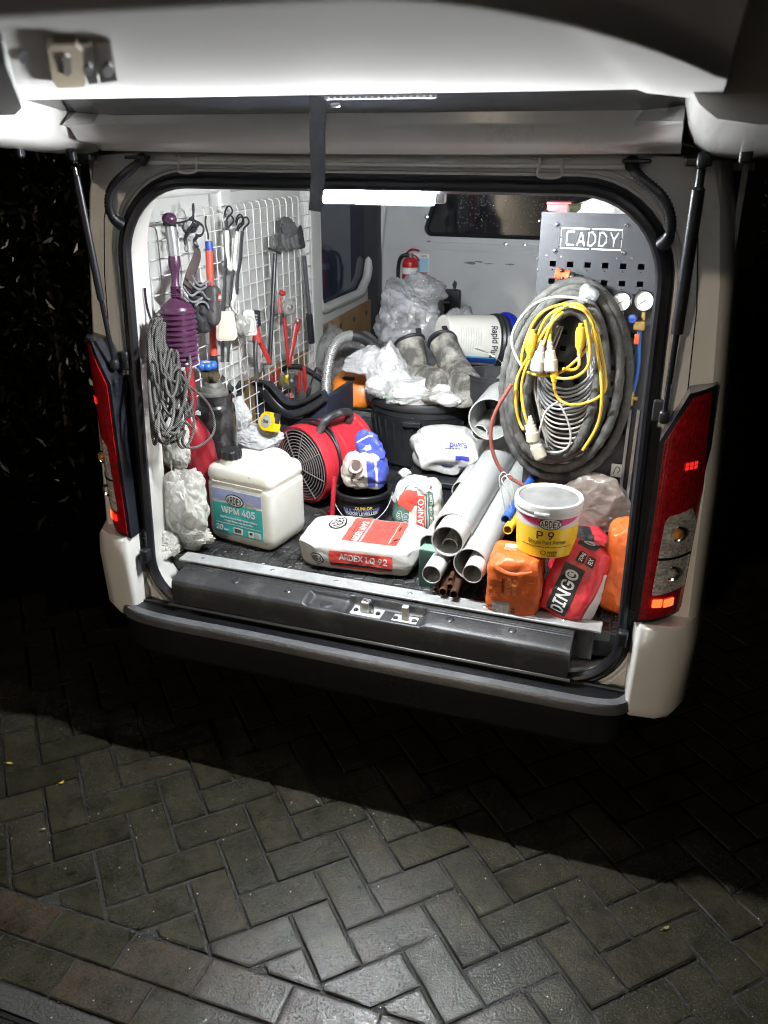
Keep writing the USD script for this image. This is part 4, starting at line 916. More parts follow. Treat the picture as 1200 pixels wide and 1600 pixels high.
patch(s4, F4, rrect(.023, .034, .003, .0, .070), INK); patch(s4, F4, rrect(.023, .030, .003, .028, .068), INK)
words(s4, F4, '20kg', .0, .070, .010, INKW, q90, .026); words(s4, F4, 'RX', .028, .068, .013, INKW, q90, .018)
patch(s4, T4, sbox(-.030, -.072, .030, .072), INK); words(s4, T4, 'CORNETIX', .0, .0, .030, INKW, q90, .118)
patch(s4, B4.face('right'), sbox(-.045, -.09, .062, .05), INKW)
o, i = ring_outline(.014, .014, .0016)
patch(s4, T4, o.difference(i), INKR, .0004, 0, -.05, -.035)
r0 = np.array([.52, .36, FL])
s5 = Thing('dark_red_sack', 'second red sack lying in shade behind the leaning red sack', 'sack', r0)
B5 = Bag((.085, .075, .085), r0+[0, 0, .083], rotz(.3), 3.6, .009, 10, 61, .6)
s5.part('sack_body', B5.mesh(), RED, smooth=60)
patch(s5, B5.face('top'), sbox(-.03, -.06, .03, .03), INK); words(s5, B5.face('front'), 'MIX', -.03, .04, .02, INKW, .3, .05); patch(s5, B5.face('front'), sbox(-.066, .022, .0, .062), INK, -.0002)
w0 = np.array([.655, .245, FL])
s6 = Thing('orange_sack', 'orange sack half hidden by the right jamb of the opening', 'sack', w0)
B6 = Bag((.062, .07, .135), w0+[0, 0, .130], rotz(.1) @ rotx(.0), 5.0, .006, 13, 71, .6, .08, cuts=12, depth=.06)
s6.part('sack_body', B6.mesh(), mat('orange_sack_skin', (1, 1, 1)), smooth=60)

# primer bucket on the orange sack
pb = np.array([.435, .185, FL+OH-.004]); pc = Y(852, 850, .185)
pb[0] = pc[0]; pb[2] = max(pb[2], pc[2]-.012)
pz = Y(860, 775, .185)[2]; PHT = pz-pb[2]; pr_ = 50*sc(Y(858, 790, .185))
YEL = mat('primer_yellow', (.78, .52, .025), .34, var=.08, vscale=10); MAG = mat('primer_magenta', (.52, .035, .14), .35)
prim = Thing('primer_bucket', 'yellow and magenta primer bucket with a white lid standing on the orange sack', 'bucket', pb)
PW = mat('bucket_white', (.56, .56, .55), .28, var=.06, vscale=8)
rp = lambda y: pr_*(.90+.10*min(max(y/PHT, 0), 1))
bucket(prim, pb, pr_*.90, pr_, PHT-.008, PW, None, lip=.022)
lidb = pb+[0, 0, PHT-.016]
ld = prim.part('lid', lathe([(pr_+.003, 0), (pr_+.005, .0005), (pr_+.0052, .014), (pr_+.003, .018), (pr_-.003, .018), (pr_-.006, .012), (.0001, .012)], lidb, n=48), PW, smooth=30)
prim.part('lid_smear', lathe([(pr_-.008, .0128), (.0001, .0128)], lidb, n=40, wob=.25, seed=6), mat('lid_grey', (.13, .13, .128), .35, var=.4, vscale=16, color2=(.24, .24, .235)), smooth=False, parent=ld)
SP = cylS(pb, (0, 0, 1), lambda y: rp(y)+.0005, math.radians(-90+10))
Wd = pr_*2.6
patch(prim, SP, sbox(-Wd/2, PHT*.02, Wd/2, PHT*.60), YEL)
xs_ = np.linspace(-Wd/2, Wd/2, 40)
dip = lambda x: PHT*(.60-.0*np.abs(x)) 
patch(prim, SP, Polygon(np.r_[np.c_[xs_, PHT*.80+0*xs_], np.c_[xs_[::-1], PHT*(.60+.0*xs_)]]), PW, .0002)
patch(prim, SP, Polygon(np.r_[np.c_[xs_, PHT*.80+0*xs_], np.c_[xs_[::-1], PHT*(.635+.16*np.minimum(1, (xs_[::-1]/(Wd/2.4))**2))]]), MAG, .0008)
logo(prim, SP, .004, PHT*.70, pr_*.66)
words(prim, SP, 'P 9', -.006, PHT*.47, PHT*.15, mat('ink_brown', (.06, .035, .02), .5), 0, pr_*.5)
words(prim, SP, 'Single Part Primer', .0, PHT*.33, PHT*.075, mat('ink_brown', (1, 1, 1)), 0, pr_*1.15, False)
patch(prim, SP, affinity.translate(lines(Wd*.62, 1, .004, .0016, 12, .05), 0, PHT*.24), mat('ink_brown', (1, 1, 1)), .0008)
o, i = ring_outline(.007, .007, .0016)
patch(prim, SP, o.difference(i), mat('ink_brown', (1, 1, 1)), .0008, 0, -.008, PHT*.12); words(prim, SP, 'GREEN', .014, PHT*.135, .006, mat('ink_brown', (1, 1, 1)), 0, .024); words(prim, SP, 'LABEL', .014, PHT*.075, .006, mat('ink_brown', (1, 1, 1)), 0, .024)
prim.part('lid_tab', place(rbox((.038, .008, .013), .002), pb+[-.004, -pr_-.005, PHT*.865]), PW, parent=ld)
prim.part('tab_slot', place(rbox((.026, .002, .005), .0008, 6), pb+[-.004, -pr_-.010, PHT*.868]), mat('slot_grey', (.25, .25, .25), .4), parent=ld)

# shelving rack with its perforated end plate
RY = .56
rk = Thing('shelf_rack', 'dark grey perforated steel rack end with CADDY cut out in white', 'rack', (.48, RY, FL))
RKM = mat('rack_grey', (.062, .065, .072), .42, metal=.3, var=.12, vscale=5, bump=.0003, bscale=400, dust=(.13, .13, .13), dscale=9, dust_at=(.6, .85))
L0, L1 = Y(844, 400, RY)[0], .735
tz = Y(930, 333, RY)[2]
plate = Polygon([(Y(832, 500, RY)[0], .56), (L1, .56), (L1, tz), (Y(858, 330, RY)[0], tz), (Y(858, 330, RY)[0], tz+.0), (Y(845, 325, RY)[0], tz)])
plate = Polygon([(L0-.004, .56), (L1, .56), (L1, tz), (L0-.004, tz)])
hol = []; rim_h = []
for row, (pa, pb_) in enumerate((((864, 412), (1002, 417)), ((862, 439), (1000, 444)))):
    qa, qb = Y(*pa, RY), Y(*pb_, RY)
    for k in range(6): 
        q = qa+(qb-qa)*k/5; hol.append(sbox(q[0]-.0085, q[2]-.0075, q[0]+.0085, q[2]+.0075)); hol.append(Point(q[0], q[2]-.0155).buffer(.0022, 4))
for r_ in range(2, 11):
    qa, qb = Y(862, 439, RY), Y(1000, 444, RY); dzr = (Y(862, 439, RY)-Y(864, 412, RY))[2]
    for k in range(6):
        q = qa+(qb-qa)*k/5; zz = q[2]+dzr*(r_-1)
        if zz > .60: hol.append(sbox(q[0]-.0085, zz-.0075, q[0]+.0085, zz+.0075))
la, lb_, lc_, ld_ = (Y(*p, RY) for p in ((876, 356), (974, 359), (971, 391), (873, 387)))
ctr = (la+lb_+lc_+ld_)/4
def letters():
    """Stencil lettering: strokes with bridges, inside a broken frame."""
    h, w, t = .034, .021, .0056; S = []
    def st(pts): S.append(('l', LineString(pts).buffer(t/2, 3)))
    x0 = -.0625; st_ = .0315
    C = [(w, h), (.003, h), (0, h-.004), (0, .004), (.003, 0), (w, 0)]
    Ax = [[(0, 0), (w*.42, h*.93)], [(w*.58, h*.93), (w, 0)], [(w*.26, h*.28), (w*.74, h*.28)]]
    D = [[(0, 0), (0, h)], [(.006, h), (w*.55, h), (w*.95, h*.72), (w*.95, h*.28), (w*.55, 0), (.006, 0)]]
    Yl = [[(0, h), (w*.45, h*.5)], [(w, h), (w*.55, h*.5)], [(w*.5, h*.38), (w*.5, 0)]]
    for k, g_ in enumerate(([C], Ax, D, D, Yl)):
        for s_ in g_: st([(x+x0+k*st_-w/2*0, y-h/2) for x, y in s_])
    return [g for _, g in S]
fw, fh = (lb_-la)[0]*.985, (la-ld_)[2]
strokes = letters()
sh = lambda g: affinity.translate(affinity.affine_transform(g, [1, .0, 0, 1, 0, 0]), ctr[0]-.008, ctr[2])
frm = [sbox(-fw/2, fh/2-.0022, -.004, fh/2+.0022), sbox(.0, fh/2-.0022, fw/2, fh/2+.0022), sbox(-fw/2, -fh/2-.0022, -.002, -fh/2+.0022), sbox(.004, -fh/2-.0022, fw/2, -fh/2+.0022),
       sbox(-fw/2-.001, .004, -fw/2+.0034, fh/2-.004), sbox(-fw/2-.001, -fh/2+.004, -fw/2+.0034, .0), sbox(fw/2-.0034, .004, fw/2+.001, fh/2-.004), sbox(fw/2-.0034, -fh/2+.004, fw/2+.001, .0)]
frm = [affinity.translate(g, ctr[0], ctr[2]) for g in frm]
lts = [affinity.scale(sh(g), fw/.178, 1.0, origin=(ctr[0], ctr[2])) for g in strokes]
cut = shapely.union_all(hol+frm+lts)
rp_ = rk.part('end_plate', prism(plate.difference(cut), .0025, (0, RY, 0)), RKM, smooth=False)
rk.part('letter_backing', bx(ctr[0]-fw/2-.01, ctr[0]+fw/2+.01, RY+.001, RY+.004, ctr[2]-fh/2-.008, ctr[2]+fh/2+.008), mat('white_backing', (.80, .80, .78), .4), parent=rp_)
rk.part('rack_side', bx(L0-.004, L0-.001, RY, RY+1.2, .56, tz), RKM)
rk.part('rack_back', bx(L0, L1, RY+.30, RY+.31, .56, tz), DARK)
for px, py in ((871, 351), (979, 352), (867, 392), (974, 395)):
    rk.part('screw', lathe([(.0001, .006), (.004, .005), (.0062, .002), (.0065, 0)], Y(px, py, RY-.003), (0, -1, 0), 12), CHR, parent=rp_)
for px, py in ((854, 400), (877, 401), (964, 404), (987, 404), (840, 421), (843, 345), (840, 404)):
    rk.part('rivet', lathe([(.0001, .002), (.0025, .0015), (.0034, 0)], Y(px, py, RY-.003), (0, -1, 0), 8), STEEL, parent=rp_)
q = Y(1000, 600, RY-.1)
for k in range(2): rk.part('upright', bx(.600+k*.022, .608+k*.022, RY-.02, RY-.004, .56, Y(980, 640, RY-.02)[2]), ALU)
q = Y(963, 735, RY-.02); rk.part('rack_label', place(rbox((.030, .002, .040), .0006, 6), q), INKW); rk.part('label_mark', tube(spline([q+[-.008, -.0018, -.012], q+[.002, -.0018, .012], q+[.01, -.0018, .004], q+[.004, -.0018, -.006]], 14), .0012, 5), INK)
# things on the rack's top shelf
def shelf(px, py): return Y(px, py, RY+.10)
rk.part('top_shelf', bx(L0, L1, RY+.003, RY+.28, tz-.012, tz-.008), RKM)
q = shelf(875, 326); pk = Thing('red_block', 'small pinkish red box on top of the grey rack', 'box', q-[0, 0, .016]); pk.part('box_body', place(rbox((.066, .06, .034), .005), q), mat('pink_red', (.50, .10, .11), .45, var=.2, vscale=20)); pk.part('box_lid', place(rbox((.069, .063, .008), .003), q+[0, 0, .015]), mat('pink_red', (1, 1, 1)))
q = shelf(900, 326); rl = Thing('olive_roll', 'olive green rolled webbing beside the red box on the rack', 'roll', q-[0, 0, .016])
for k in range(3): rl.part('coil', tube(np.array([q+[-.02+k*.003, -.03, .0], q+[.05, .02+k*.01, .002]]), .014-.003*k, 10), mat('olive', (.055, .055, .03), .7, bump=.001, bscale=200))
q = shelf(945, 330); pw = Thing('white_parcel', 'crumpled white plastic parcel on the rack under the opening edge', 'parcel', q-[0, 0, .02]); pw.part('wrap', lump(q, (.09, .05, .035), 14, .2, 2.4, k=4), PE, smooth=25)

# hose coil hung on the rack
HC = Y(885, 600, RY-.075); hs_ = sc(HC)
LAG = mat('lagged_hose', (.058, .058, .053), .85, var=.25, vscale=26, bump=.004, bscale=55, dust=(.105, .103, .093), dscale=30, dust_at=(.42, .75))
coil = Thing('lagged_hose', 'long oval coil of thick fuzzy grey hose hanging on the rack plate', 'hose', HC)
def oval(cx, cy, rx, ry_, y, n=90, tilt=.0, wob=0, seed=0, drop=0.0, ph=0.0):
    """An oval loop hanging on the plate, measured in photograph pixels about (cx, cy)."""
    a = np.linspace(0, 2*PI, n, endpoint=False); r = np.random.default_rng(seed); k = sum(r.normal(0, wob/(j+1))*np.cos(a*(j+1)+r.random()*6) for j in range(4)) if wob else 0*a
    x = (rx+k)*np.sin(a); z = (ry_+k)*np.cos(a)*(1+.0*np.sin(a)); x = x*(1-.10*np.cos(a)) 
    x, z = x*np.cos(tilt)+z*np.sin(tilt), z*np.cos(tilt)-x*np.sin(tilt)
    c = Y(cx, cy, y); s_ = sc(c)
    return np.c_[c[0]+x*s_*.93, y+.012*np.sin(a*2+ph)+0*a, c[2]+z*s_]
outer = [(882, 600, 112, 164, -.060), (880, 599, 98, 152, -.085), (892, 594, 104, 152, -.040), (879, 596, 84, 142, -.100), (896, 588, 92, 138, -.055), (888, 594, 70, 130, -.075), (880, 602, 66, 122, -.105)]
for k, (cx, cy, rx, ry_, dy) in enumerate(outer):
    p = oval(cx, cy, rx-8, ry_-8, RY+dy, 160, .06+.03*math.sin(k*2), 2.6, k, ph=k)
    rr = .0128+.0013*np.sin(np.arange(160)*1.25+k)*(np.cos(np.linspace(0, 2*PI, 160))<.3)
    coil.part('hose_turn', tube(p, rr, 12, True), LAG, smooth=60)
q = Y(918, 462, RY-.125); tp = coil.part('clear_tape', place(rbox((.052, .052, .052), .016), q+[-.003, .035, -.004], rotz(.2) @ roty(.5)), film('tape_film', .35, (.62, .65, .68), .15, scale=60), smooth=30)
# peg, cords
peg = rk.part('hanging_peg', lathe([(.0001, 0), (.0125, 0), (.0125, .13), (.0105, .13), (.0105, .09), (.0001, .09)], Y(883, 483, RY-.001)*1.0, (0, -1, 0), 20), mat('peg_black', (.01, .01, .011), .3), smooth=30)
YC = mat('yellow_cord', (.62, .38, .025), .42, var=.2, vscale=12, dust=(.50, .38, .16), dscale=18, dust_at=(.5, .8))
GRC = mat('grey_cord', (.27, .28, .29), .5, var=.2, vscale=12); WHC = mat('white_cord', (.42, .40, .36), .5, var=.25, vscale=12)
def loop(pts, y, n=80, closed=False, amp=.012):
    P_ = [Y(*(p[:2]), y+(p[2] if len(p) > 2 else 0)) for p in pts]
    return spline(P_, n, closed)
yc = Thing('yellow_extension_cord', 'bright yellow extension cord looped over the peg in front of the grey hose', 'cord', Y(880, 560, RY-.13))
D_ = RY-.135
for k, pts in enumerate((
        [(886, 474), (850, 486), (826, 520), (815, 560), (820, 578), (840, 586), (868, 585), (898, 565), (920, 540), (926, 510), (915, 487)],
        [(882, 478), (905, 476), (926, 500), (938, 540), (946, 590), (944, 612), (920, 628), (890, 632), (872, 622), (866, 606)],
        [(880, 482), (858, 492), (838, 530), (824, 560), (808, 592), (806, 630), (812, 660), (818, 672)],
        [(878, 486), (856, 510), (834, 548), (820, 580), (815, 612), (820, 648), (828, 672)],
        [(890, 478), (910, 484), (922, 498), (930, 530), (938, 580), (940, 620), (934, 662), (910, 704)],
        [(876, 484), (864, 496), (860, 520), (859, 534)], [(880, 488), (866, 500), (854, 524), (848, 540)],
        [(905, 560), (904, 572), (894, 578), (880, 576)], [(866, 590), (896, 590), (916, 576), (922, 550), (914, 500)])):
    yc.part('cord_run', tube(loop([(a, b, -.012*(i % 2)-.004*k) for i, (a, b) in enumerate(pts)], D_, 60), .0042, 8), YC, smooth=60)
for (a, b) in (((833, 515), (826, 560)), ((908, 505), (905, 555))):
    p0, p1 = Y(*a, D_-.02), Y(*b, D_-.02); d = p1-p0
    yc.part('cord_socket', tube(np.array([p0, p0+d*.1, p0+d*.14, p0+d*.3, p0+d*.5, p0+d*.72, p0+d*.82, p0+d*.85, p1]), np.array([.006, .0065, .011, .014, .0135, .012, .008, .0065, .006]), 14), YC, smooth=40)
TPL = mat('translucent_plug', (.46, .43, .34), .3, var=.15, vscale=30)
PLUG = [0, .08, .1, .2, .22, .34, .36, .62, .64, .95, 1.0]; PLR = [.0055, .006, .0075, .0075, .009, .009, .0125, .0165, .0185, .0185, .015]
for (a, b), m_, lb_ in ((((848, 532), (838, 580)), TPL, None), (((859, 530), (861, 580)), TPL, None), (((866, 606), (866, 578)), YC, None), (((822, 664), (846, 716)), TPL, 1), (((828, 650), (833, 690)), TPL, 1)):
    p0, p1 = Y(*a, D_-.028), Y(*b, D_-.03); d = p1-p0
    yc.part('plug', tube(np.array([p0+d*t for t in PLUG]), np.array(PLR)*(1 if m_ is TPL else .6), 18), m_, smooth=30)
gc = Thing('grey_extension_cord', 'grey cord hanging in loops among the yellow cord', 'cord', Y(880, 620, RY-.11))
for k in range(7):
    y0 = 592+k*7
    gc.part('cord_run', tube(loop([(840+k*2, 545+k*4), (846-k, 580+k*5), (862, y0+10), (888, y0+16-k), (915, y0+2), (932, y0-28), (938-k*2, y0-70)], RY-.09-.006*(k % 3), 50), .0036, 7), GRC, smooth=60)
gc.part('cord_run', tube(loop([(918, 470), (885, 464), (845, 470), (815, 495), (800, 528), (806, 556), (815, 572)], RY-.15, 50), .0042, 8), GRC, smooth=60)
wc = Thing('white_extension_cord', 'off white thin cord hanging in many drooping loops inside the hose coil', 'cord', Y(880, 660, RY-.10))
for k in range(11):
    r_ = np.random.default_rng(k); y0 = 628+k*7.5
    wc.part('cord_run', tube(loop([(872+r_.uniform(-8, 8), 510), (838+k*.8, 560+k*5), (832+k*1.4, 600+k*5), (850+k, y0+8), (880+r_.uniform(-6, 6), y0+20), (912, y0+12), (930-k*1.2, y0-24), (934-k*1.5, 560+k*3), (915, 505)], RY-.075-.005*(k % 4), 60), .0031, 7), WHC, smooth=60)
wc.part('cord_run', tube(loop([(872, 628), (855, 640), (846, 662), (842, 690), (852, 704), (874, 706), (890, 694), (888, 660), (874, 630)], RY-.13, 60), .0032, 7), WHC, smooth=60)
# red air hose from the coil to the floor
rh = Thing('red_hose', 'thin brick red hose hanging in a bow between the pipes and the hose coil', 'hose', Y(775, 680, RY-.2))
rh.part('hose', tube(loop([(800, 600), (776, 640), (767, 672), (770, 706), (784, 735), (806, 752), (830, 764)], RY-.17, 50), .0055, 10), mat('brick_red_rubber', (.24, .065, .05), .5, var=.2, vscale=14), smooth=60)
wr = Thing('bent_wire', 'bundle of bent grey wire sticking out beside the primer bucket', 'wire', Y(790, 770, .26))
for pts in ([(790, 812), (784, 770), (781, 744), (788, 738), (794, 746)], [(800, 810), (792, 764), (784, 748), (797, 742), (802, 752)], [(805, 790), (800, 758), (790, 744)]):
    wr.part('strand', tube(loop([(a, b, .006*i) for i, (a, b) in enumerate(pts)], .27, 30), .0018, 6), mat('grey_wire', (.42, .42, .41), .4), smooth=60)
# gauges and regulator
for k, (px, py, rp2, lb_) in enumerate(((972, 471, 16, 'round pressure gauge half hidden behind the hose coil'), (1007, 470, 17, 'round white pressure gauge nearest the right edge of the opening'))):
    c = Y(px, py, RY-.045); r = rp2*sc(c); dd = unit(CAM-c); dd[2] *= .5; dd = unit((dd[0]-.25, dd[1], dd[2]))
    gz = Thing('pressure_gauge', lb_, 'gauge', c, None)
    gz.part('case', lathe([(.0001, -.022), (r*.9, -.022), (r, -.018), (r, .004), (r*.97, .007), (r*.86, .007), (r*.84, .001)], c, dd, 36), CHR, smooth=30)
    fc = gz.part('dial', lathe([(r*.85, .0012), (.0001, .0012)], c, dd, 36), mat('dial_white', (.78, .78, .75), .35), smooth=False)
    Rg = frame(dd); SG = planeS(c+dd*.0016, Rg)
    for j in range(25):
        a = math.radians(225-j*270/24); l = .16 if j % 4 == 0 else .09
        gz.part('tick', onto(flat(LineString([(r*.78*math.cos(a), r*.78*math.sin(a)), (r*(.78-l)*math.cos(a), r*(.78-l)*math.sin(a))]).buffer(r*.012), 0), SG), INK, smooth=False, parent=fc)
    a = math.radians(218); gz.part('needle', onto(flat(LineString([(-r*.15*math.cos(a), -r*.15*math.sin(a)), (r*.66*math.cos(a), r*.66*math.sin(a))]).buffer(r*.03), .0012), SG), INK, smooth=False)
    gz.part('stem', lathe([(.006, 0), (.006, .03)], c-np.array([0, 0, r+.028])-dd*.01, n=8), mat('brass', (.52, .36, .13), .35, metal=.9))
rg = Thing('air_regulator', 'blue air line with brass fittings below the right pressure gauge', 'regulator', Y(1000, 520, RY-.04))
rg.part('body', place(rbox((.030, .028, .026), .005), Y(999, 508, RY-.045)), mat('brass', (1, 1, 1))); rg.part('knob', lathe([(.010, 0), (.011, .016), (.0001, .017)], Y(991, 497, RY-.05), (-.3, -1, 0), 14), mat('knob_blue', (.02, .05, .25), .4))
rg.part('air_line', tube(loop([(999, 512), (998, 545), (996, 580), (988, 615), (986, 622)], RY-.04, 30), .006, 10), mat('line_blue', (.03, .13, .42), .35), smooth=60)
rg.part('fitting', cat(place(rbox((.022, .012, .012), .003), Y(990, 622, RY-.04)), lathe([(.008, -.02), (.008, .02)], Y(986, 622, RY-.04), n=8)), mat('brass', (1, 1, 1)))
rg.part('clip', place(rbox((.014, .01, .028), .003), Y(995, 530, RY-.05)), mat('clip_orange', (.6, .12, .05), .4))
oc = Thing('hose_connector', 'orange and black garden hose connector sitting on top of the hose coil', 'connector', Y(885, 430, RY-.03))
p0, p1 = Y(868, 426, RY-.04), Y(890, 432, RY-.04); d = p1-p0
oc.part('orange_collar', tube(np.array([p0+d*t for t in (0, .05, .5, .6, .95, 1.0)]), [.013, .016, .0145, .0145, .016, .014], 18), mat('connector_orange', (.68, .10, .035), .4), smooth=40)
oc.part('grip', cat(*[place(trimesh.creation.icosphere(2, .006), p0+d*t+[0, -.012, z]) for t, z in ((.45, .012), (.55, -.008))]), RUB)
oc.part('black_tail', tube(np.array([p1+d*t for t in (0, .1, .3, .35, .6, .65, .9, .95, 1.2)]), [.011, .013, .013, .010, .010, .012, .012, .008, .008], 14), RUB, smooth=40)
# hazy film at the right
q = Y(935, 790, .47); fl = Thing('clear_film_heap', 'hazy brownish clear plastic film bunched behind the red sack', 'plastic film', q-[0, 0, .09])
fl.part('film', lump(q, (.11, .06, .095), 23, .22, 2.0, k=5), film('brown_film', .42, (.42, .36, .31), .25), smooth=30)

# ------------------------------------------------------------------ left wall: wire grid and what hangs on it
GXL = -.715
gr = Thing('wire_grid', 'white welded wire grid fixed to the left cargo wall with tools hung on it', 'wire grid', (GXL, .7, FL))
WW = mat('white_wire', (.56, .56, .545), .4)
gy0, gy1, gz0, gz1 = .215, 1.33, .66, 1.515
ny, nz = 22, 18
for k in range(ny):
    y = gy0+(gy1-gy0)*k/(ny-1); z1 = gz1 - (.09*(1-k/2.5)**2 if k < 2.5 else 0)
    p = [(GXL, y, gz0), (GXL, y, z1-.02), (GXL-.004, y, z1-.004), (GXL-.018, y, z1)]
    gr.part('wire', tube(np.array(p), .0018, 6), WW)
for k in range(nz):
    z = gz0+.012+(gz1-.035-gz0)*k/(nz-1)
    gr.part('wire', seg((GXL+.004, gy0+(.05 if k > nz-2 else 0), z), (GXL+.004, gy1, z), .0018, 6), WW)
def hang(a, b, prof, x=-.665, n=24, x2=None, ss=None):
    """A turned shape between two pixels; prof: (radius in pixels, part of the way)."""
    p0, p1 = X(*a, x), X(*b, x if x2 is None else x2); d = p1-p0; s_ = ss or sc((p0+p1)/2); L = np.linalg.norm(d)
    return lathe([(max(r, .01)*s_, t*L) for r, t in prof], p0, d, n)
# purple bellows plunger
PUR = mat('purple_plastic', (.060, .017, .047), .32, var=.15, vscale=14, dust=(.22, .14, .2), dscale=20, dust_at=(.6, .85)); SIL = mat('silver_grip', (.40, .40, .40), .35, metal=.6)
plg = Thing('bellows_plunger', 'purple bellows plunger with silver grip hanging at the left end of the grid', 'plunger', X(283, 567, -.655))
plg.part('knob', hang((265, 352), (264, 332), [(4, 0), (10, .2), (12, .5), (10, .8), (5, .97), (0, 1)], -.655), PUR, smooth=60)
plg.part('knob_band', hang((265, 354), (265, 348), [(0, 0), (10, 0), (11, .5), (10, 1), (0, 1)], -.655), RUB)
pr = [(0, 0)] + [(8.2+(.8 if k % 2 else 0), k/16) for k in range(17)] + [(0, 1)]
plg.part('grip', hang((272, 400), (266, 353), pr, -.655), SIL, smooth=40)
pr = [(0, 0), (7.5, 0), (7.5, .03)] + [(8.6 if k % 2 else 7.2, .04+k*.022) for k in range(12)] + [(6.4, .33), (6, .5), (6.6, .62), (9, .74), (9.6, .84), (9, .95), (8, 1), (0, 1)]
plg.part('shaft', hang((275, 468), (272, 398), pr, -.655), PUR, smooth=40)
pr = [(0, 0), (26, 0), (27, .012), (25, .03)]
for k in range(10): pr += [(25, .05+k*.080), (29.5, .085+k*.080), (25, .12+k*.080)] if k else [(24, .055), (27, .09), (25, .12)]
pr += [(24, .88), (15, .95), (9, 1.0), (0, 1)]
plg.part('bellows', hang((284, 568), (275, 466), pr, -.655, 36), PUR, smooth=25)
plg.part('hook', tube(spline([X(302, 318, -.70), X(302, 335, -.69), X(285, 347, -.67), X(262, 349, -.65)], 16), .003, 6), RUB)
# tool pouch
BLKF = mat('black_cloth', (.014, .014, .016), .8, var=.3, vscale=20, bump=.0012, bscale=200); GRYF = mat('grey_trim', (.13, .13, .135), .7, var=.2, vscale=30)
po = Thing('tool_pouch', 'black and grey tool pouch with brown strap hanging beside the purple plunger', 'pouch', X(318, 520, -.66))
pc = X(315, 482, -.655); ps = sc(pc)
PB = Bag((.030, 27*ps, 42*ps), pc, rotz(.15) @ rotx(.10), 3.2, .010, 12, 81, .6, .12)
po.part('pouch_body', PB.mesh(), BLKF, smooth=50)
pc2 = X(333, 478, -.62); PB2 = Bag((.022, 14*ps, 30*ps), pc2, rotz(.1) @ rotx(-.12), 3.5, .005, 14, 82, .5)
po.part('side_pocket', PB2.mesh(), mat('pocket_cloth', (.035, .032, .032), .6, bump=.001), smooth=50)
po.part('badge', onto(flat(rrect(.022, .018, .003, 0, .028)), PB2.face('right')), mat('badge_red', (.42, .05, .03), .5), smooth=False)
po.part('badge_text', onto(shift(text('PRO', .007, True, .016), 0, .028, .001), PB2.face('right')), INKW, smooth=False)
for k, pts in enumerate(([(287, 448), (300, 462), (313, 455), (326, 468), (338, 452)], [(287, 460), (302, 472), (316, 465)], [(300, 430), (312, 446), (326, 440), (334, 455)], [(296, 440), (310, 452), (322, 448)], [(305, 478), (312, 472), (322, 474), (326, 482)])):
    po.part('piping', tube(spline([X(*q, -.617) for q in pts], 24), .0034, 8), GRYF)
po.part('strap', tube(spline([X(307, 388, -.665), X(308, 400, -.655), X(299, 425, -.65), X(292, 452, -.64)], 20), np.linspace(.016, .020, 20), 8, flat=.16, up=(1, -.3, 0)), mat('brown_strap', (.045, .030, .027), .75, bump=.001, bscale=150), smooth=50)
for a, b in (((293, 365), (291, 382)), ((308, 370), (309, 386))):
    po.part('clip', tube(spline([X(*a, -.67), X(a[0]-4, (a[1]+b[1])/2, -.665), X(*b, -.66)], 12), .0055, 8), RUB); po.part('ring', tube(oval_ring(X(b[0], b[1]+6, -.66), .010) if False else np.array([X(b[0], b[1]+6, -.66)+[0, .009*math.cos(t), .009*math.sin(t)] for t in np.linspace(0, 2*PI, 16, endpoint=False)]), .0016, 6, True), STEEL)
po.part('webbing_knot', lump(X(303, 356, -.67), (.020, .040, .017), 83, .6, 3, k=4), BLKF, smooth=30)
for pts in ([(288, 346), (286, 358), (296, 362), (302, 350)], [(296, 342), (310, 348), (318, 356), (316, 366), (306, 368)], [(301, 320), (302, 340), (301, 352)], [(322, 338), (321, 350), (325, 366), (325, 374)]):
    po.part('webbing', tube(spline([X(*q, -.675) for q in pts], 16), .0045, 6, flat=.5, up=(1, 0, 0)), BLKF)
# red pole
pole = Thing('red_pole', 'bright orange red pole with a blue collar hanging behind the tool pouch', 'pole', X(335, 580, -.69))
REDP = mat('pole_red', (.58, .065, .04), .4, var=.1, vscale=20)
pole.part('tube', hang((334, 556), (326.5, 391), [(0, 0), (5.6, 0), (5.6, 1), (0, 1)], -.69), REDP); pole.part('collar', hang((327, 392), (326, 377), [(0, 0), (5.9, 0), (5.9, .8), (5.2, 1), (0, 1)], -.69), mat('collar_blue', (.03, .06, .30), .4)); pole.part('foot', hang((336, 584), (334, 555), [(0, 0), (6.2, 0), (6.2, .7), (5.9, .72), (5.9, 1), (0, 1)], -.69), RUB)
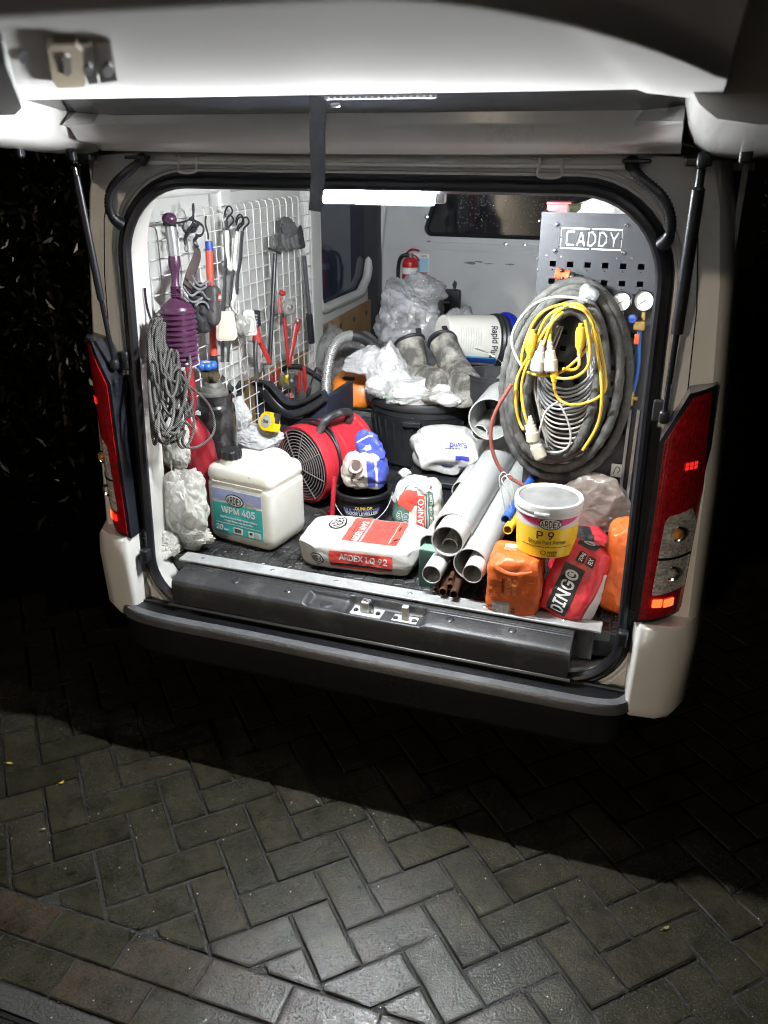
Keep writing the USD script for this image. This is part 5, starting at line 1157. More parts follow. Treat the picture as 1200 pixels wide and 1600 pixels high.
# elastic straps with hooks: each hangs from its own hook
STW = mat('strap_white', (.50, .49, .46), .7, var=.2, vscale=40); STB = mat('strap_black2', (.018, .018, .02), .7)
sdat = [('black elastic strap hanging leftmost of the strap cluster', [(353, 345), (354, 362), (352, 420), (350, 470), (349, 520), (347, 566)], STB, 4.2),
        ('white elastic strap looped down from the leftmost hook', [(355, 360), (356, 400), (360, 420), (365, 400), (366, 372)], STW, 4.5),
        ('black elastic strap in the middle of the strap cluster', [(370, 358), (367, 410), (362, 440), (359, 500), (356, 566)], STB, 3.6),
        ('grey white elastic strap twisted in the strap cluster', [(371, 362), (368, 420), (374, 414), (370, 440), (364, 470), (360, 486)], STW, 4.2),
        ('short black strap with an open hook hanging rightmost in the strap cluster', [(379, 362), (377, 380), (375, 410), (372, 425), (370, 460)], STB, 4.2)]
for k, (lb_, pts, m_, w_) in enumerate(sdat):
    t = Thing('elastic_strap', lb_, 'strap', X(*pts[-1], -.695))
    t.part('webbing', tube(spline([X(*q, -.690+.004*k) for q in pts], 40), w_*.0018, 8, flat=.35, up=(1, -.4, 0)), m_, smooth=50)
    a = pts[0]; hx = [(a[0]-2, a[1]-10), (a[0]+1, a[1]-20), (a[0]+7, a[1]-22), (a[0]+10, a[1]-14), (a[0]+3, a[1]-6), (a[0], a[1]+4)]
    t.part('hook', tube(spline([X(*q, -.695) for q in hx], 24), .0028, 6), RUB)
# respirator
re_ = Thing('respirator', 'cream coloured respirator half mask with grey rubber hanging by the strap cluster', 'respirator', X(365, 530, -.66))
rc_ = X(353, 511, -.625); CREAM = mat('filter_cream', (.43, .385, .31), .55, var=.15, vscale=25, dust=(.4, .36, .3), dscale=30, dust_at=(.55, .8))
v1 = unit(CAM-rc_); RF = frame(v1*[1, 1, .4]); rs = sc(rc_)
tp_ = Polygon([(-16, -17), (-12, -21), (12, -20), (17, -14), (14, 20), (10, 24), (-8, 24), (-12, 20)]).buffer(-2).buffer(2)
tp_ = affinity.scale(tp_, rs, rs, origin=(0, 0))
re_.part('filter', cat(prism(tp_, .016, rc_-RF[2]*.008, RF), prism(tp_.buffer(-.006), .004, rc_+RF[2]*.0078, RF)), CREAM, smooth=25)
re_.part('emblem', onto(affinity_ring := flat(affinity.scale(Point(0, 0).buffer(.014, 16), .9, 1.1).difference(affinity.scale(Point(0, 0).buffer(.012, 16), .9, 1.1))), planeS(rc_+RF[2]*.0118-RF[1]*.004, RF)), mat('emblem_tan', (.48, .42, .33), .6), smooth=False)
re_.part('face_piece', lump(X(377, 510, -.655), (.036, .040, .05), 84, .35, 2.2, k=4), mat('grey_rubber', (.24, .24, .22), .45, dust=(.36, .34, .3), dscale=20, dust_at=(.5, .75)), smooth=40)
c = X(388, 505, -.645); re_.part('second_filter', cat(prism(affinity.scale(tp_, -.75, .95, origin=(0, 0)), .014, c, frame(unit((.75, -.65, .05)))), tube(np.array([c+[0, 0, .0]+frame(unit((.75, -.65, .05)))[0]*.02*math.cos(t)+frame(unit((.75, -.65, .05)))[1]*.026*math.sin(t)+np.array([.011, -.010, 0]) for t in np.linspace(0, 2*PI, 24, endpoint=False)]), .003, 6, True)), mat('filter_grey', (.36, .35, .33), .5), smooth=25)
re_.part('head_strap', tube(spline([X(366, 465, -.68), X(362, 478, -.67), X(371, 490, -.66), X(372, 470, -.68)], 20), .003, 6), STW)
re_.part('cord', tube(spline([X(372, 530, -.67), X(378, 555, -.67), X(374, 570, -.68), X(383, 585, -.68), X(376, 560, -.68)], 30), .0014, 5), STW)
# red grips
pt = Thing('bolt_cutter', 'red handled tool with a black ribbed grip hanging right of the respirator', 'cutter', X(405, 590, -.67))
pr = [(0, 0)] + [(7.6+.7*(k % 2), k/10) for k in range(10)] + [(8.6, .92), (6, 1), (0, 1)]
pt.part('grip', hang((400, 509), (398.5, 485), pr, -.665), RUB, smooth=30)
pt.part('yoke', hang((402, 535), (400, 507), [(0, 0), (8, 0), (7, .3), (5.5, .6), (5.5, 1), (0, 1)], -.665), mat('tool_red', (.36, .026, .024), .38, var=.2, vscale=20, dust=(.3, .2, .18), dscale=20, dust_at=(.6, .8)), smooth=50)
TR = _mats['tool_red']
pt.part('handle_leg', tube(spline([X(403, 530, -.665), X(412, 545, -.66), X(421, 566, -.655)], 14), .0105, 10, flat=.6, up=(1, -.4, 0)), TR, smooth=50)
pt.part('handle_leg', tube(spline([X(400, 530, -.665), X(399, 556, -.66), X(402, 596, -.655)], 14), .008, 10), PLB, smooth=50)
bp2 = Thing('black_pole', 'thin black metal pole with a dusty clamp hanging in the middle of the grid', 'pole', X(421, 570, -.69))
bp2.part('tube', hang((421, 570), (430, 396), [(0, 0), (3.4, 0), (3.4, 1), (0, 1)], -.69), mat('pole_black', (.03, .031, .034), .35, metal=.4, dust=(.1, .1, .1), dscale=30, dust_at=(.55, .8)))
bp2.part('clamp', lump(X(431, 380, -.69), (.012, .024, .034), 86, .35, 3, k=4), mat('dusty_black', (.05, .05, .05), .6, dust=(.16, .16, .15), dscale=16, dust_at=(.45, .7)), smooth=35)
bp2.part('clamp_screw', seg(X(420, 388, -.69), X(438, 396, -.68), .004), PLB)
gl_ = Thing('dusty_glove', 'dark dusty work glove bundle hanging at the right end of the grid', 'gloves', X(452, 390, -.69))
gl_.part('palm', lump(X(449, 358, -.685), (.018, .06, .045), 87, .4, 2.4, k=4), mat('glove_grey', (.085, .085, .088), .8, var=.3, vscale=20, bump=.002, bscale=60), smooth=35)
for k in range(4): gl_.part('finger', tube(spline([X(441+k*7, 366, -.685), X(443+k*7, 380+k % 2*5, -.68), X(448+k*6, 390-k*2, -.68)], 10), .010, 8), _mats['glove_grey'], smooth=50)
pcu = Thing('pipe_cutter', 'red pipe cutter with a round grey head hanging beside the white wall pillar', 'cutter', X(452, 570, -.68))
c = X(451, 480, -.665); ax = unit((.8, -.6, .1)); rs = sc(c)
pcu.part('disc', lathe([(0.0001, .012), (3*rs, .012), (3.2*rs, .008), (10*rs, .008), (11.8*rs, .004), (12*rs, 0), (12*rs, -.006), (.0001, -.006)], c, ax, 32), mat('dusty_alloy', (.32, .31, .28), .45, metal=.5, var=.3, vscale=30), smooth=30)
pcu.part('hub', lathe([(4.2*rs, .008), (4.2*rs, .018), (.0001, .02)], c, ax, 16), STEEL)
pcu.part('knob', lump(X(441, 458, -.675), (.012, .014, .012), 88, .2, 2, k=3), TR, smooth=50); pcu.part('arm', seg(X(437, 466, -.675), X(438, 490, -.67), .006), TR)
pcu.part('handle', tube(spline([X(444, 497, -.67), X(447, 530, -.67), X(451, 572, -.675)], 16), np.linspace(.0075, .0055, 16), 10), TR, smooth=50)
pcu.part('handle', tube(spline([X(466, 498, -.665), X(461, 525, -.67), X(452, 572, -.675)], 16), np.linspace(.016, .006, 16), 10, flat=.45, up=(1, -.4, 0)), TR, smooth=50)
pcu.part('pivot_bolt', lathe([(.0075, 0), (.007, .006), (.0001, .008)], X(465, 501, -.655), ax, 12), STEEL)
rod = Thing('long_handled_bar', 'dark bar with a thick lower handle hanging by the dark side window', 'bar', X(487, 535, -.66))
rod.part('bar', hang((484, 496), (475, 400), [(0, 0), (3.6, 0), (3.2, 1), (0, 1)], -.68), mat('bar_steel', (.10, .10, .11), .4, metal=.6)); rod.part('handle', hang((487, 536), (483, 490), [(0, 0), (5, 0), (5.4, .1), (5.4, .85), (4.6, 1), (0, 1)], -.68), RUB)
rod.part('tip', lump(X(468, 372, -.68), (.02, .03, .05), 89, .35, 2.2, k=3), BLKF, smooth=40)
# ropes
ROPE = usdkit.material(stage, '/World/Looks/braided_rope', {'g': ('texture_coordinate', {}), 'w': ('wave_texture', {'scale': 90.0, 'distortion': 1.0, 'bands_direction': 'diagonal'}), 'r': ('rgb_ramp', {'ramp': [(.2, (.035, .034, .032)), (.8, (.13, .125, .115))]}), 'b': ('bump', {'distance': .002}), 'p': ('principled_bsdf', {'roughness': .8})},
    [('g.object', 'w.vector'), ('w.fac', 'r.fac'), ('r.color', 'p.base_color'), ('w.fac', 'b.height'), ('b.normal', 'p.normal')], surface='p.BSDF')
ro = Thing('rope_hank', 'hank of dark grey braided rope spilling down below the purple plunger', 'rope', X(270, 690, -.66))
rg_ = np.random.default_rng(5)
for k in range(22):
    x0 = 236+rg_.uniform(-3, 14); b_ = rg_.uniform(600, 690); xs2 = 236+rg_.uniform(2, 60); wd = rg_.uniform(12, 46)
    pts = [(x0+4, 498), (x0-1, 520), (x0-2, 560), (x0+wd*.1, b_-40), (x0+wd*.5, b_+8), (x0+wd, b_-12), (x0+wd*.95, b_-60), (x0+wd*.55, 590), (x0+wd*.2, 545), (x0+9, 505)]
    ro.part('rope_turn', tube(spline([X(a, b, -.665+.05*rg_.random()+.0006*(b-500)*rg_.random()) for a, b in pts], 70), .0042, 7), ROPE, smooth=60)
for pts in ([(262, 575), (285, 590), (300, 620), (296, 640), (275, 638), (262, 610)], [(270, 585), (310, 615), (330, 640), (335, 670), (322, 690), (300, 700), (285, 690), (290, 672)], [(280, 590), (300, 640), (302, 675), (290, 698), (278, 690), (280, 660), (300, 668)], [(262, 600), (280, 650), (282, 680), (255, 692), (240, 670), (248, 630)]):
    ro.part('rope_turn', tube(spline([X(a, b, -.625+.01*i) for i, (a, b) in enumerate(pts)], 60), .0040, 7), ROPE, smooth=60)
ro.part('strap', tube(spline([X(244, 516, -.66), X(258, 545, -.63), X(268, 580, -.62), X(280, 600, -.62)], 20), np.linspace(.008, .016, 20), 8, flat=.2, up=(1, -.5, 0)), STB)
ro.part('snap_hook', tube(spline([X(226, 450, -.68), X(228, 470, -.68), X(232, 488, -.68), X(236, 500, -.67)], 16), .0035, 6), RUB)
# grey rail items behind the lower grid
# ------------------------------------------------------------------ floor cargo, left
_lump = lump
def heap(t, c, rad, seed, *a, **k):
    m_ = k.pop('m'); t.part('film', _lump(c, rad, seed, *a, **k), m_, smooth=22); k.pop('k', 0)
    t.part('inner_film', _lump(np.asarray(c)+[.008, .004, -.006], np.asarray(rad)*.84, seed+1000, *a, **{**k, 'k': 5}), m_, smooth=22)
fx = Thing('red_cylinder', 'dusty dark red extinguisher cylinder tangled in rope behind the plastic wrap', 'extinguisher', (-.66, .42, FL))
DRED = mat('dark_red_paint', (.24, .012, .02), .3, var=.2, vscale=10, dust=(.38, .2, .2), dscale=9, dust_at=(.6, .85))
b0 = np.array([-.655, .34, FL]); t0_ = X(296, 650, -.69)
d = t0_-b0; L_ = np.linalg.norm(d)
fx.part('cylinder', lathe([(.0001, 0), (.050, 0), (.056, .012), (.056, L_*.74), (.050, L_*.83), (.034, L_*.93), (.018, L_), (.0001, L_)], b0, d, 32), DRED, smooth=50)
fx.part('handle', tube(spline([t0_, t0_+[.01, .01, .06], t0_+[.0, .02, .16]], 12), np.linspace(.018, .012, 12), 8, flat=.5, up=(1, -.6, 0)), DRED); fx.part('valve', lathe([(.012, 0), (.012, .04), (.016, .042), (.0001, .05)], t0_, d, 12), STEEL)
ew = Thing('plastic_wrap', 'big crumpled heap of milky clear plastic wrap at the left end of the sill', 'plastic wrap', (-.62, .22, FL))
FILMW = film('milky_film', .42, (.86, .84, .77), .12)
heap(ew, Y(282, 792, .20), (.105, .095, .170), 101, .34, 1.5, k=6, planes=44, wr=.55, flatb=FL+.003, m=FILMW)
heap(ew, Y(268, 690, .26), (.075, .06, .11), 102, .32, 2.2, k=5, planes=40, m=FILMW)
heap(ew, Y(302, 838, .17), (.075, .045, .045), 103, .5, 2.6, k=5, flatb=FL+.003, m=FILMW)
heap(ew, Y(262, 852, .13), (.05, .05, .06), 104, .4, 2.6, k=5, flatb=FL+.003, m=FILMW)
# black gas cylinder
gb_ = Y(341, 700, .45); gs = sc(gb_); gx, gyy = gb_[0], .45
cyl = Thing('gas_cylinder', 'dusty black gas cylinder with a brass valve and blue handwheel', 'gas cylinder', (gx, gyy, FL))
gt = Y(340, 628, .45)[2]
BLKP = mat('cylinder_black', (.012, .012, .013), .22, var=.3, vscale=8, coat=.4, dust=(.075, .075, .072), dscale=7, dust_at=(.5, .75))
gr_ = 31*gs
cyl.part('shell', lathe([(.0001, 0), (gr_, 0), (gr_, gt-FL-.03), (gr_*.96, gt-FL-.012), (gr_*.82, gt-FL+.004), (gr_*.5, gt-FL+.012), (.0001, gt-FL+.014)], (gx, gyy, FL), n=40), BLKP, smooth=50)
cyl.part('collar', lathe([(gr_*.86, -.004), (gr_*.9, .03), (gr_*.86, .03), (gr_*.82, -.002)], (gx, gyy, gt), n=40), BLKP)
cyl.part('neck_ring', lathe([(gr_*.72, .024), (gr_*.72, .034), (gr_*.6, .036), (gr_*.56, .052), (gr_*.45, .054), (gr_*.40, .066), (.0001, .066)], (gx, gyy, gt), n=40), mat('dusty_alloy2', (.17, .165, .15), .5, metal=.3, var=.3, vscale=40))
vt = Y(325, 592, .45); BRS = mat('old_brass', (.17, .14, .085), .45, metal=.7, var=.4, vscale=40)
vx = vt[0]
cyl.part('valve_body', cat(lathe([(.017, 0), (.017, .02), (.024, .022), (.024, .045), (.014, .048), (.014, .062), (.0001, .062)], (vx, gyy, gt+.055), n=12), seg((vx, gyy, gt+.09), (vx+.045, gyy-.02, gt+.09), .014, 12)), BRS, smooth=30)
wz = gt+.118
cyl.part('handwheel', cat(*[place(trimesh.creation.icosphere(2, .0135), (vx+.021*math.cos(t), gyy+.021*math.sin(t), wz)) for t in np.linspace(0, 2*PI, 7, endpoint=False)], lathe([(.024, -.008), (.024, .009), (.0001, .010)], (vx, gyy, wz), n=24)), mat('wheel_blue', (.03, .11, .42), .35), smooth=60)
cyl.part('wheel_cap', lathe([(.0145, 0), (.0001, .002)], (vx, gyy, wz+.011), n=20), mat('cap_tan', (.5, .42, .28), .5))
q = Y(322, 636, .45); cyl.part('label', onto(flat(rrect(.040, .013, .002)), planeS((q[0]+.0, gyy-gr_-.0005, q[2]), np.array([[1, 0, 0], [0, 0, 1.0], [0, -1, 0]]))), INKW, smooth=False)
hd = Thing('black_dome', 'black dusty plastic dome lying behind the gas cylinder valve', 'dome', Y(348, 600, .70))
c = Y(349, 594, .70); hd.part('shell', lathe([(.068, -.004), (.069, .004), (.063, .03), (.045, .052), (.022, .062), (.0001, .064)], c-[0, 0, .02], (.25, -.2, 1), 32), mat('cylinder_black', (1, 1, 1)), smooth=60); hd.part('brim', lathe([(.067, -.002), (.078, -.002), (.078, .003), (.067, .003)], c-[0, 0, .02], (.25, -.2, 1), 32), PLB)
wb = Thing('white_carrier_bag', 'small thin white plastic bag crumpled between gas cylinder and jerry can', 'plastic bag', (-.50, .60, FL+.1))
FILMT = film('white_bag_film', .25, (.78, .78, .78), .16)
heap(wb, Y(402, 686, .62), (.095, .06, .055), 111, .28, 2.2, k=5, m=FILMT); heap(wb, Y(376, 648, .62), (.035, .03, .06), 112, .3, 2.4, k=5, m=FILMT)
heap(wb, Y(400, 740, .62), (.09, .07, .09), 113, .2, 2.0, k=4, m=FILMT)
tm = Thing('tape_measure', 'yellow tape measure resting on the small white plastic bag', 'tape measure', Y(421, 668, .62))
c = Y(421, 659, .60); ts = sc(c); ax = unit((-.25, -.85, .35)); Rt = frame(ax)
sh_ = shapely.union_all([Point(0, 0).buffer(15*ts), sbox(0, -14*ts, 17*ts, 0)]).buffer(-.004).buffer(.004)
tm.part('case', prism(sh_, .034, c-ax*.017, Rt), mat('tape_yellow', (.74, .50, .01), .35), smooth=30)
tm.part('face', onto(flat(affinity.scale(Point(0, 0).buffer(10*ts), 1, 1)), planeS(c+ax*.0176, Rt)), mat('tape_face', (.38, .38, .35), .4), smooth=False); tm.part('print', onto(shift(text('5m', .012, True), 0, 0, .001), planeS(c+ax*.0176, Rt)), INK, smooth=False)
tm.part('clip', place(rbox((.016, .036, .022), .003), c+Rt[0]*13*ts+Rt[1]*7*ts, Rt), PLB)
# navy tool bag
nb = Thing('tool_bag', 'open navy and black canvas tool bag full of hand tools', 'tool bag', (-.45, .95, FL))
NAVY = mat('navy_canvas', (.016, .021, .042), .75, var=.25, vscale=14, bump=.0015, bscale=180, dust=(.08, .085, .09), dscale=10, dust_at=(.55, .8))
def NB(px, py, y=.86): return Y(px, py, y)
pa = [NB(375, 606), NB(392, 596), NB(420, 597), NB(440, 618), NB(452, 628), NB(470, 628), NB(505, 610), NB(512, 625), NB(512, 720), NB(375, 720)]
pp = Polygon([(q[0], q[2]) for q in pa])
nb.part('front_wall', prism(pp, .022, (0, .88, 0)), NAVY, smooth=30)
pbk = [NB(400, 600, 1.12), NB(425, 585, 1.12), NB(452, 572, 1.12), NB(476, 572, 1.12), NB(505, 590, 1.12), NB(520, 600, 1.12), NB(520, 720, 1.12), NB(400, 720, 1.12)]
nb.part('back_wall', prism(Polygon([(q[0], q[2]) for q in pbk]), .02, (0, 1.13, 0)), mat('grey_canvas', (.13, .13, .12), .8, var=.3, vscale=16, dust=(.2, .2, .18), dscale=14, dust_at=(.5, .7)), smooth=30)
nb.part('rim', tube(spline([q-[0, .02, 0] for q in pa[:7]], 40), .008, 8), BLKF)
nb.part('rim', tube(spline([q-[0, .02, 0] for q in pbk[:6]], 40), .009, 8), BLKF)
nb.part('base', bx(NB(375, 650)[0], NB(512, 650)[0], .87, 1.12, FL+.0, FL+.10), NAVY)
nb.part('end_wall', bx(NB(512, 650)[0]-.02, NB(512, 650)[0], .88, 1.12, FL, NB(510, 618, .9)[2]), NAVY)
nb.part('handle', tube(spline([NB(411, 612, .83), NB(424, 628, .82), NB(444, 645, .82), NB(462, 650, .82), NB(474, 650, .83)], 30), np.linspace(.017, .011, 30), 10, flat=.25, up=(0, -1, .2)), mat('handle_black', (.012, .012, .014), .35), smooth=50)
nb.part('handle_pad', tube(spline([NB(462, 648, .83), NB(482, 640, .83), NB(508, 622, .84)], 20), .020, 12, flat=.7), BLKF, smooth=50)
nb.part('rivet', lathe([(.009, 0), (.009, .003), (.005, .0035), (.0001, .001)], NB(409, 611, .815), (0, -1, 0), 16), RUB)
nb.part('badge', place(rbox((.036, .003, .016), .001, 6), NB(478, 626, .845), roty(-.45)), mat('badge_olive', (.35, .30, .10), .6))
nb.part('stitch_line', seg(NB(393, 648, .852), NB(405, 646, .852), .002), mat('stitch', (.55, .45, .3), .6))
nb.part('side_pocket', place(rbox((.10, .03, .08), .012), NB(420, 690, .855)), NAVY)
def tool(name, label, parts_):
    t = Thing(name, label, 'hand tool', Y(*parts_[0][1], .98))
    for nm, a, b, r_, m_ in parts_:
        t.part(nm, tube(np.array([Y(*a, .98), Y((a[0]+b[0])/2, (a[1]+b[1])/2, .97), Y(*b, .96)]), np.array(r_)*.0022, 10), m_, smooth=50)
CHT = mat('worn_chrome', (.5, .5, .5), .3, metal=.9, var=.3, vscale=40)
tool('hammer', 'grey rubber gripped tool standing tallest at the left of the tool bag', [('grip', (415, 602), (411, 568), (8, 8.2, 6.5), mat('grip_grey', (.16, .16, .165), .6, dust=(.36, .36, .35), dscale=40, dust_at=(.45, .6))), ('cap', (411, 569), (411, 563), (7, 7.5, 6), mat('cap_white', (.6, .58, .55), .5))])
tool('pliers', 'red handled pliers standing at the right inside the tool bag', [('handle', (467, 612), (468, 580), (3, 3.6, 2.6), TR), ('handle', (477, 612), (475, 572), (3, 3.8, 2.8), TR)])
tool('snips', 'pair of dull red grips low in the middle of the tool bag', [('handle', (432, 598), (433, 576), (3, 3.6, 2.6), TR), ('handle', (428, 600), (424, 588), (3, 3, 2.6), TR)])
tool('adjustable_wrench', 'chromed adjustable wrench with its jaw up in the tool bag', [('shank', (459, 625), (456, 595), (3, 3.5, 4), CHT), ('jaw', (456, 597), (453, 582), (6, 5, 2.5), CHT), ('jaw', (459, 596), (464, 584), (3, 5, 3), CHT)])
tool('screwdriver', 'dark screwdriver leaning right out of the tool bag', [('blade', (484, 605), (494, 574), (1.6, 1.6, 1.4), PLB), ('grip', (480, 622), (484, 604), (3, 4, 3), PLB)])
tool('small_tool', 'olive handled tool in the middle of the bag', [('grip', (440, 600), (441, 584), (4, 6, 4), mat('olive_handle', (.16, .15, .09), .5)), ('cap', (447, 596), (448, 588), (3.5, 3.5, 3), mat('tape_yellow', (1, 1, 1)))])
tool('clamp', 'small rusty red clamp lying over the front rim inside the bag', [('jaw', (442, 622), (456, 618), (5, 6, 5), mat('rusty_red', (.22, .06, .05), .6, dust=(.3, .2, .18), dscale=30, dust_at=(.5, .7))), ('stem', (448, 620), (448, 632), (4, 4, 3), mat('rusty_red', (1, 1, 1)))])
tool('chisel', 'blue capped chisel at the left rim of the tool bag', [('cap', (389, 602), (389, 593), (4, 4, 3.4), mat('cap_blue', (.03, .10, .35), .4))]); tool('chisel', 'orange capped chisel at the left rim of the tool bag', [('cap', (382, 606), (383, 597), (4, 4, 3.4), mat('cap_orange', (.6, .2, .04), .4))])
# red fan
fc_ = Y(474, 752, .62); ft = Y(540, 694, .84)
FC = np.array([fc_[0], fc_[1], FL+.150]); FAX = unit((.45, .88, .04)); FR = .132
fan = Thing('air_mover', 'dusty red drum fan with black wire guard and black carry handle', 'fan', (FC[0], FC[1], FL))
REDM = mat('fan_red', (.46, .022, .035), .36, var=.12, vscale=8, dust=(.55, .34, .33), dscale=16, dust_at=(.62, .78))
fan.part('drum', lathe([(FR*.97, -.004), (FR*1.03, -.006), (FR*1.05, .004), (FR*1.05, .028), (FR*1.0, .034), (FR*.99, .10), (FR*1.02, .104), (FR*1.02, .112), (FR*.99, .117), (FR*.99, .205), (FR*1.04, .211), (FR*1.04, .228), (FR*.98, .231), (FR*.95, .225), (FR*.95, .0)], FC, FAX, 64), REDM, smooth=30)
fan.part('inner_wall', lathe([(FR*.94, .012), (FR*.93, .22)], FC, FAX, 48), mat('fan_dark', (.03, .012, .014), .5))
Rf = frame(FAX)
def fring(r, h, t=.0017): return tube(np.array([FC+Rf[0]*r*math.cos(a)+Rf[1]*r*math.sin(a)+Rf[2]*h for a in np.linspace(0, 2*PI, 48, endpoint=False)]), t, 5, True)
GW = mat('guard_wire', (.30, .29, .28), .4, metal=.5, dust=(.42, .3, .3), dscale=30, dust_at=(.5, .7))
for k in range(11): fan.part('guard_ring', fring(FR*(.13+.082*k), -.004-.016*math.cos((.13+.082*k)*1.4), .0016), GW)
for k in range(8):
    a = k*PI/4+.2; fan.part('guard_spoke', tube(np.array([FC+(Rf[0]*math.cos(a)+Rf[1]*math.sin(a))*FR*t+Rf[2]*(-.006-.016*math.cos(t*1.4)) for t in np.linspace(.1, .96, 10)]), .0019, 6), GW)
fan.part('motor_hub', lathe([(.0001, .02), (.035, .02), (.045, .04), (.045, .16), (.0001, .16)], FC, FAX, 24), mat('fan_dark', (1, 1, 1)))
for k in range(5):
    a = k*2*PI/5; u = Rf[0]*math.cos(a)+Rf[1]*math.sin(a); w_ = np.cross(FAX, u)
    P4 = np.array([FC+u*.04+w_*.01+FAX*.08, FC+u*FR*.88+w_*.05+FAX*.06, FC+u*FR*.88-w_*.03+FAX*.12, FC+u*.04-w_*.02+FAX*.11]); P8 = np.vstack([P4, P4+FAX*.003])
    fan.part('blade', (P8, np.array([(0, 1, 2, 3), (7, 6, 5, 4), (0, 4, 5, 1), (1, 5, 6, 2), (2, 6, 7, 3), (3, 7, 4, 0)])), mat('fan_dark', (1, 1, 1)), smooth=False)
up = unit(np.array([0, 0, 1.0])-FAX*FAX[2]); sd_ = np.cross(FAX, up); hd_ = unit(up*.92+sd_*.38)
h0 = FC+FAX*.045+hd_*FR*1.0; h1 = FC+FAX*.17+hd_*FR*1.0
fan.part('carry_handle', tube(spline([h0, h0+hd_*.038+FAX*.012, h0+hd_*.052+FAX*.05, h1+hd_*.052-FAX*.03, h1+hd_*.036, h1], 30), .0145, 12), mat('handle_dusty', (.02, .02, .021), .5, dust=(.2, .18, .18), dscale=20, dust_at=(.5, .75)), smooth=60)
for k, hh_ in enumerate((.05, .062)): 
    A2 = np.linspace(-.7, 2.2, 40); fan.part('power_cord', tube(np.array([FC+(up*math.cos(a)-sd_*math.sin(a)*-1)*(FR*1.06+.003*k)+FAX*(hh_+.012*math.sin(a*2+k)) for a in A2]), .0045, 8), RUB, smooth=60)
for s in (-1, 1): fan.part('stand_leg', tube(np.array([FC+FAX*.1+sd_*s*FR*.9-[0, 0, .06], np.array([FC[0], FC[1], FL+.012])+FAX*.06+sd_*s*.12, np.array([FC[0], FC[1], FL+.006])+FAX*.0+sd_*s*.13]), .010, 10), REDM)
fan.part('rubber_foot', lathe([(.02, 0), (.014, .018), (.010, .03), (.0001, .03)], Y(519, 812, .50)*[1, 1, 0]+[0, 0, FL], n=14), mat('foot_grey', (.12, .12, .12), .6))
fan.part('stand_post', seg(Y(519, 812, .50)*[1, 1, 0]+[0, 0, FL+.02], Y(522, 745, .52), .008, 10), REDM)
# ------------------------------------------------------------------ middle and back
bc = np.array([Y(665, 640, 1.20)[0], 1.20, FL]); rimz = Y(665, 633, 1.00)[2]; br = 88*sc(Y(665, 610, 1.20))
bin_ = Thing('black_bin', 'large ribbed black plastic bin holding boots and bags', 'bin', bc)
BINM = mat('bin_black', (.020, .021, .024), .4, var=.25, vscale=8, dust=(.42, .42, .42), dscale=70, dust_at=(.66, .74))
BH = rimz-FL
pr = [(.0001, 0), (br*.80, 0), (br*.82, .01), (br*.965, BH-.06), (br*.99, BH-.055), (br*.99, BH-.03), (br*1.03, BH-.028), (br*1.045, BH-.015), (br*1.02, BH), (br*.97, BH), (br*.95, BH-.02), (br*.90, BH-.25)]
v, f = lathe(pr, bc, n=72)
rel = v-bc; ang = np.arctan2(rel[:, 1], rel[:, 0]); body_ = (rel[:, 2] > .005) & (rel[:, 2] < BH-.058) & (np.hypot(rel[:, 0], rel[:, 1]) > br*.7)
bin_.part('tub', (v, f), BINM, smooth=40)
for k in range(16):
    a = math.radians(-175+k*11); u = np.array([math.cos(a), math.sin(a), 0])
    bin_.part('rib', tube(np.array([bc+u*br*.83+[0, 0, .02], bc+u*br*.968+[0, 0, BH-.075]]), .0055, 6), BINM)
bin_.part('grip', place(rbox((.07, .02, .02), .004), bc+[.01, -br*.985, BH-.075]), BINM)
bin_.part('contents', lathe([(br*.93, 0), (.0001, .03)], bc+[0, 0, BH-.07], n=32, wob=.1), mat('dark_contents', (.05, .05, .05), .8, var=.6, vscale=14))
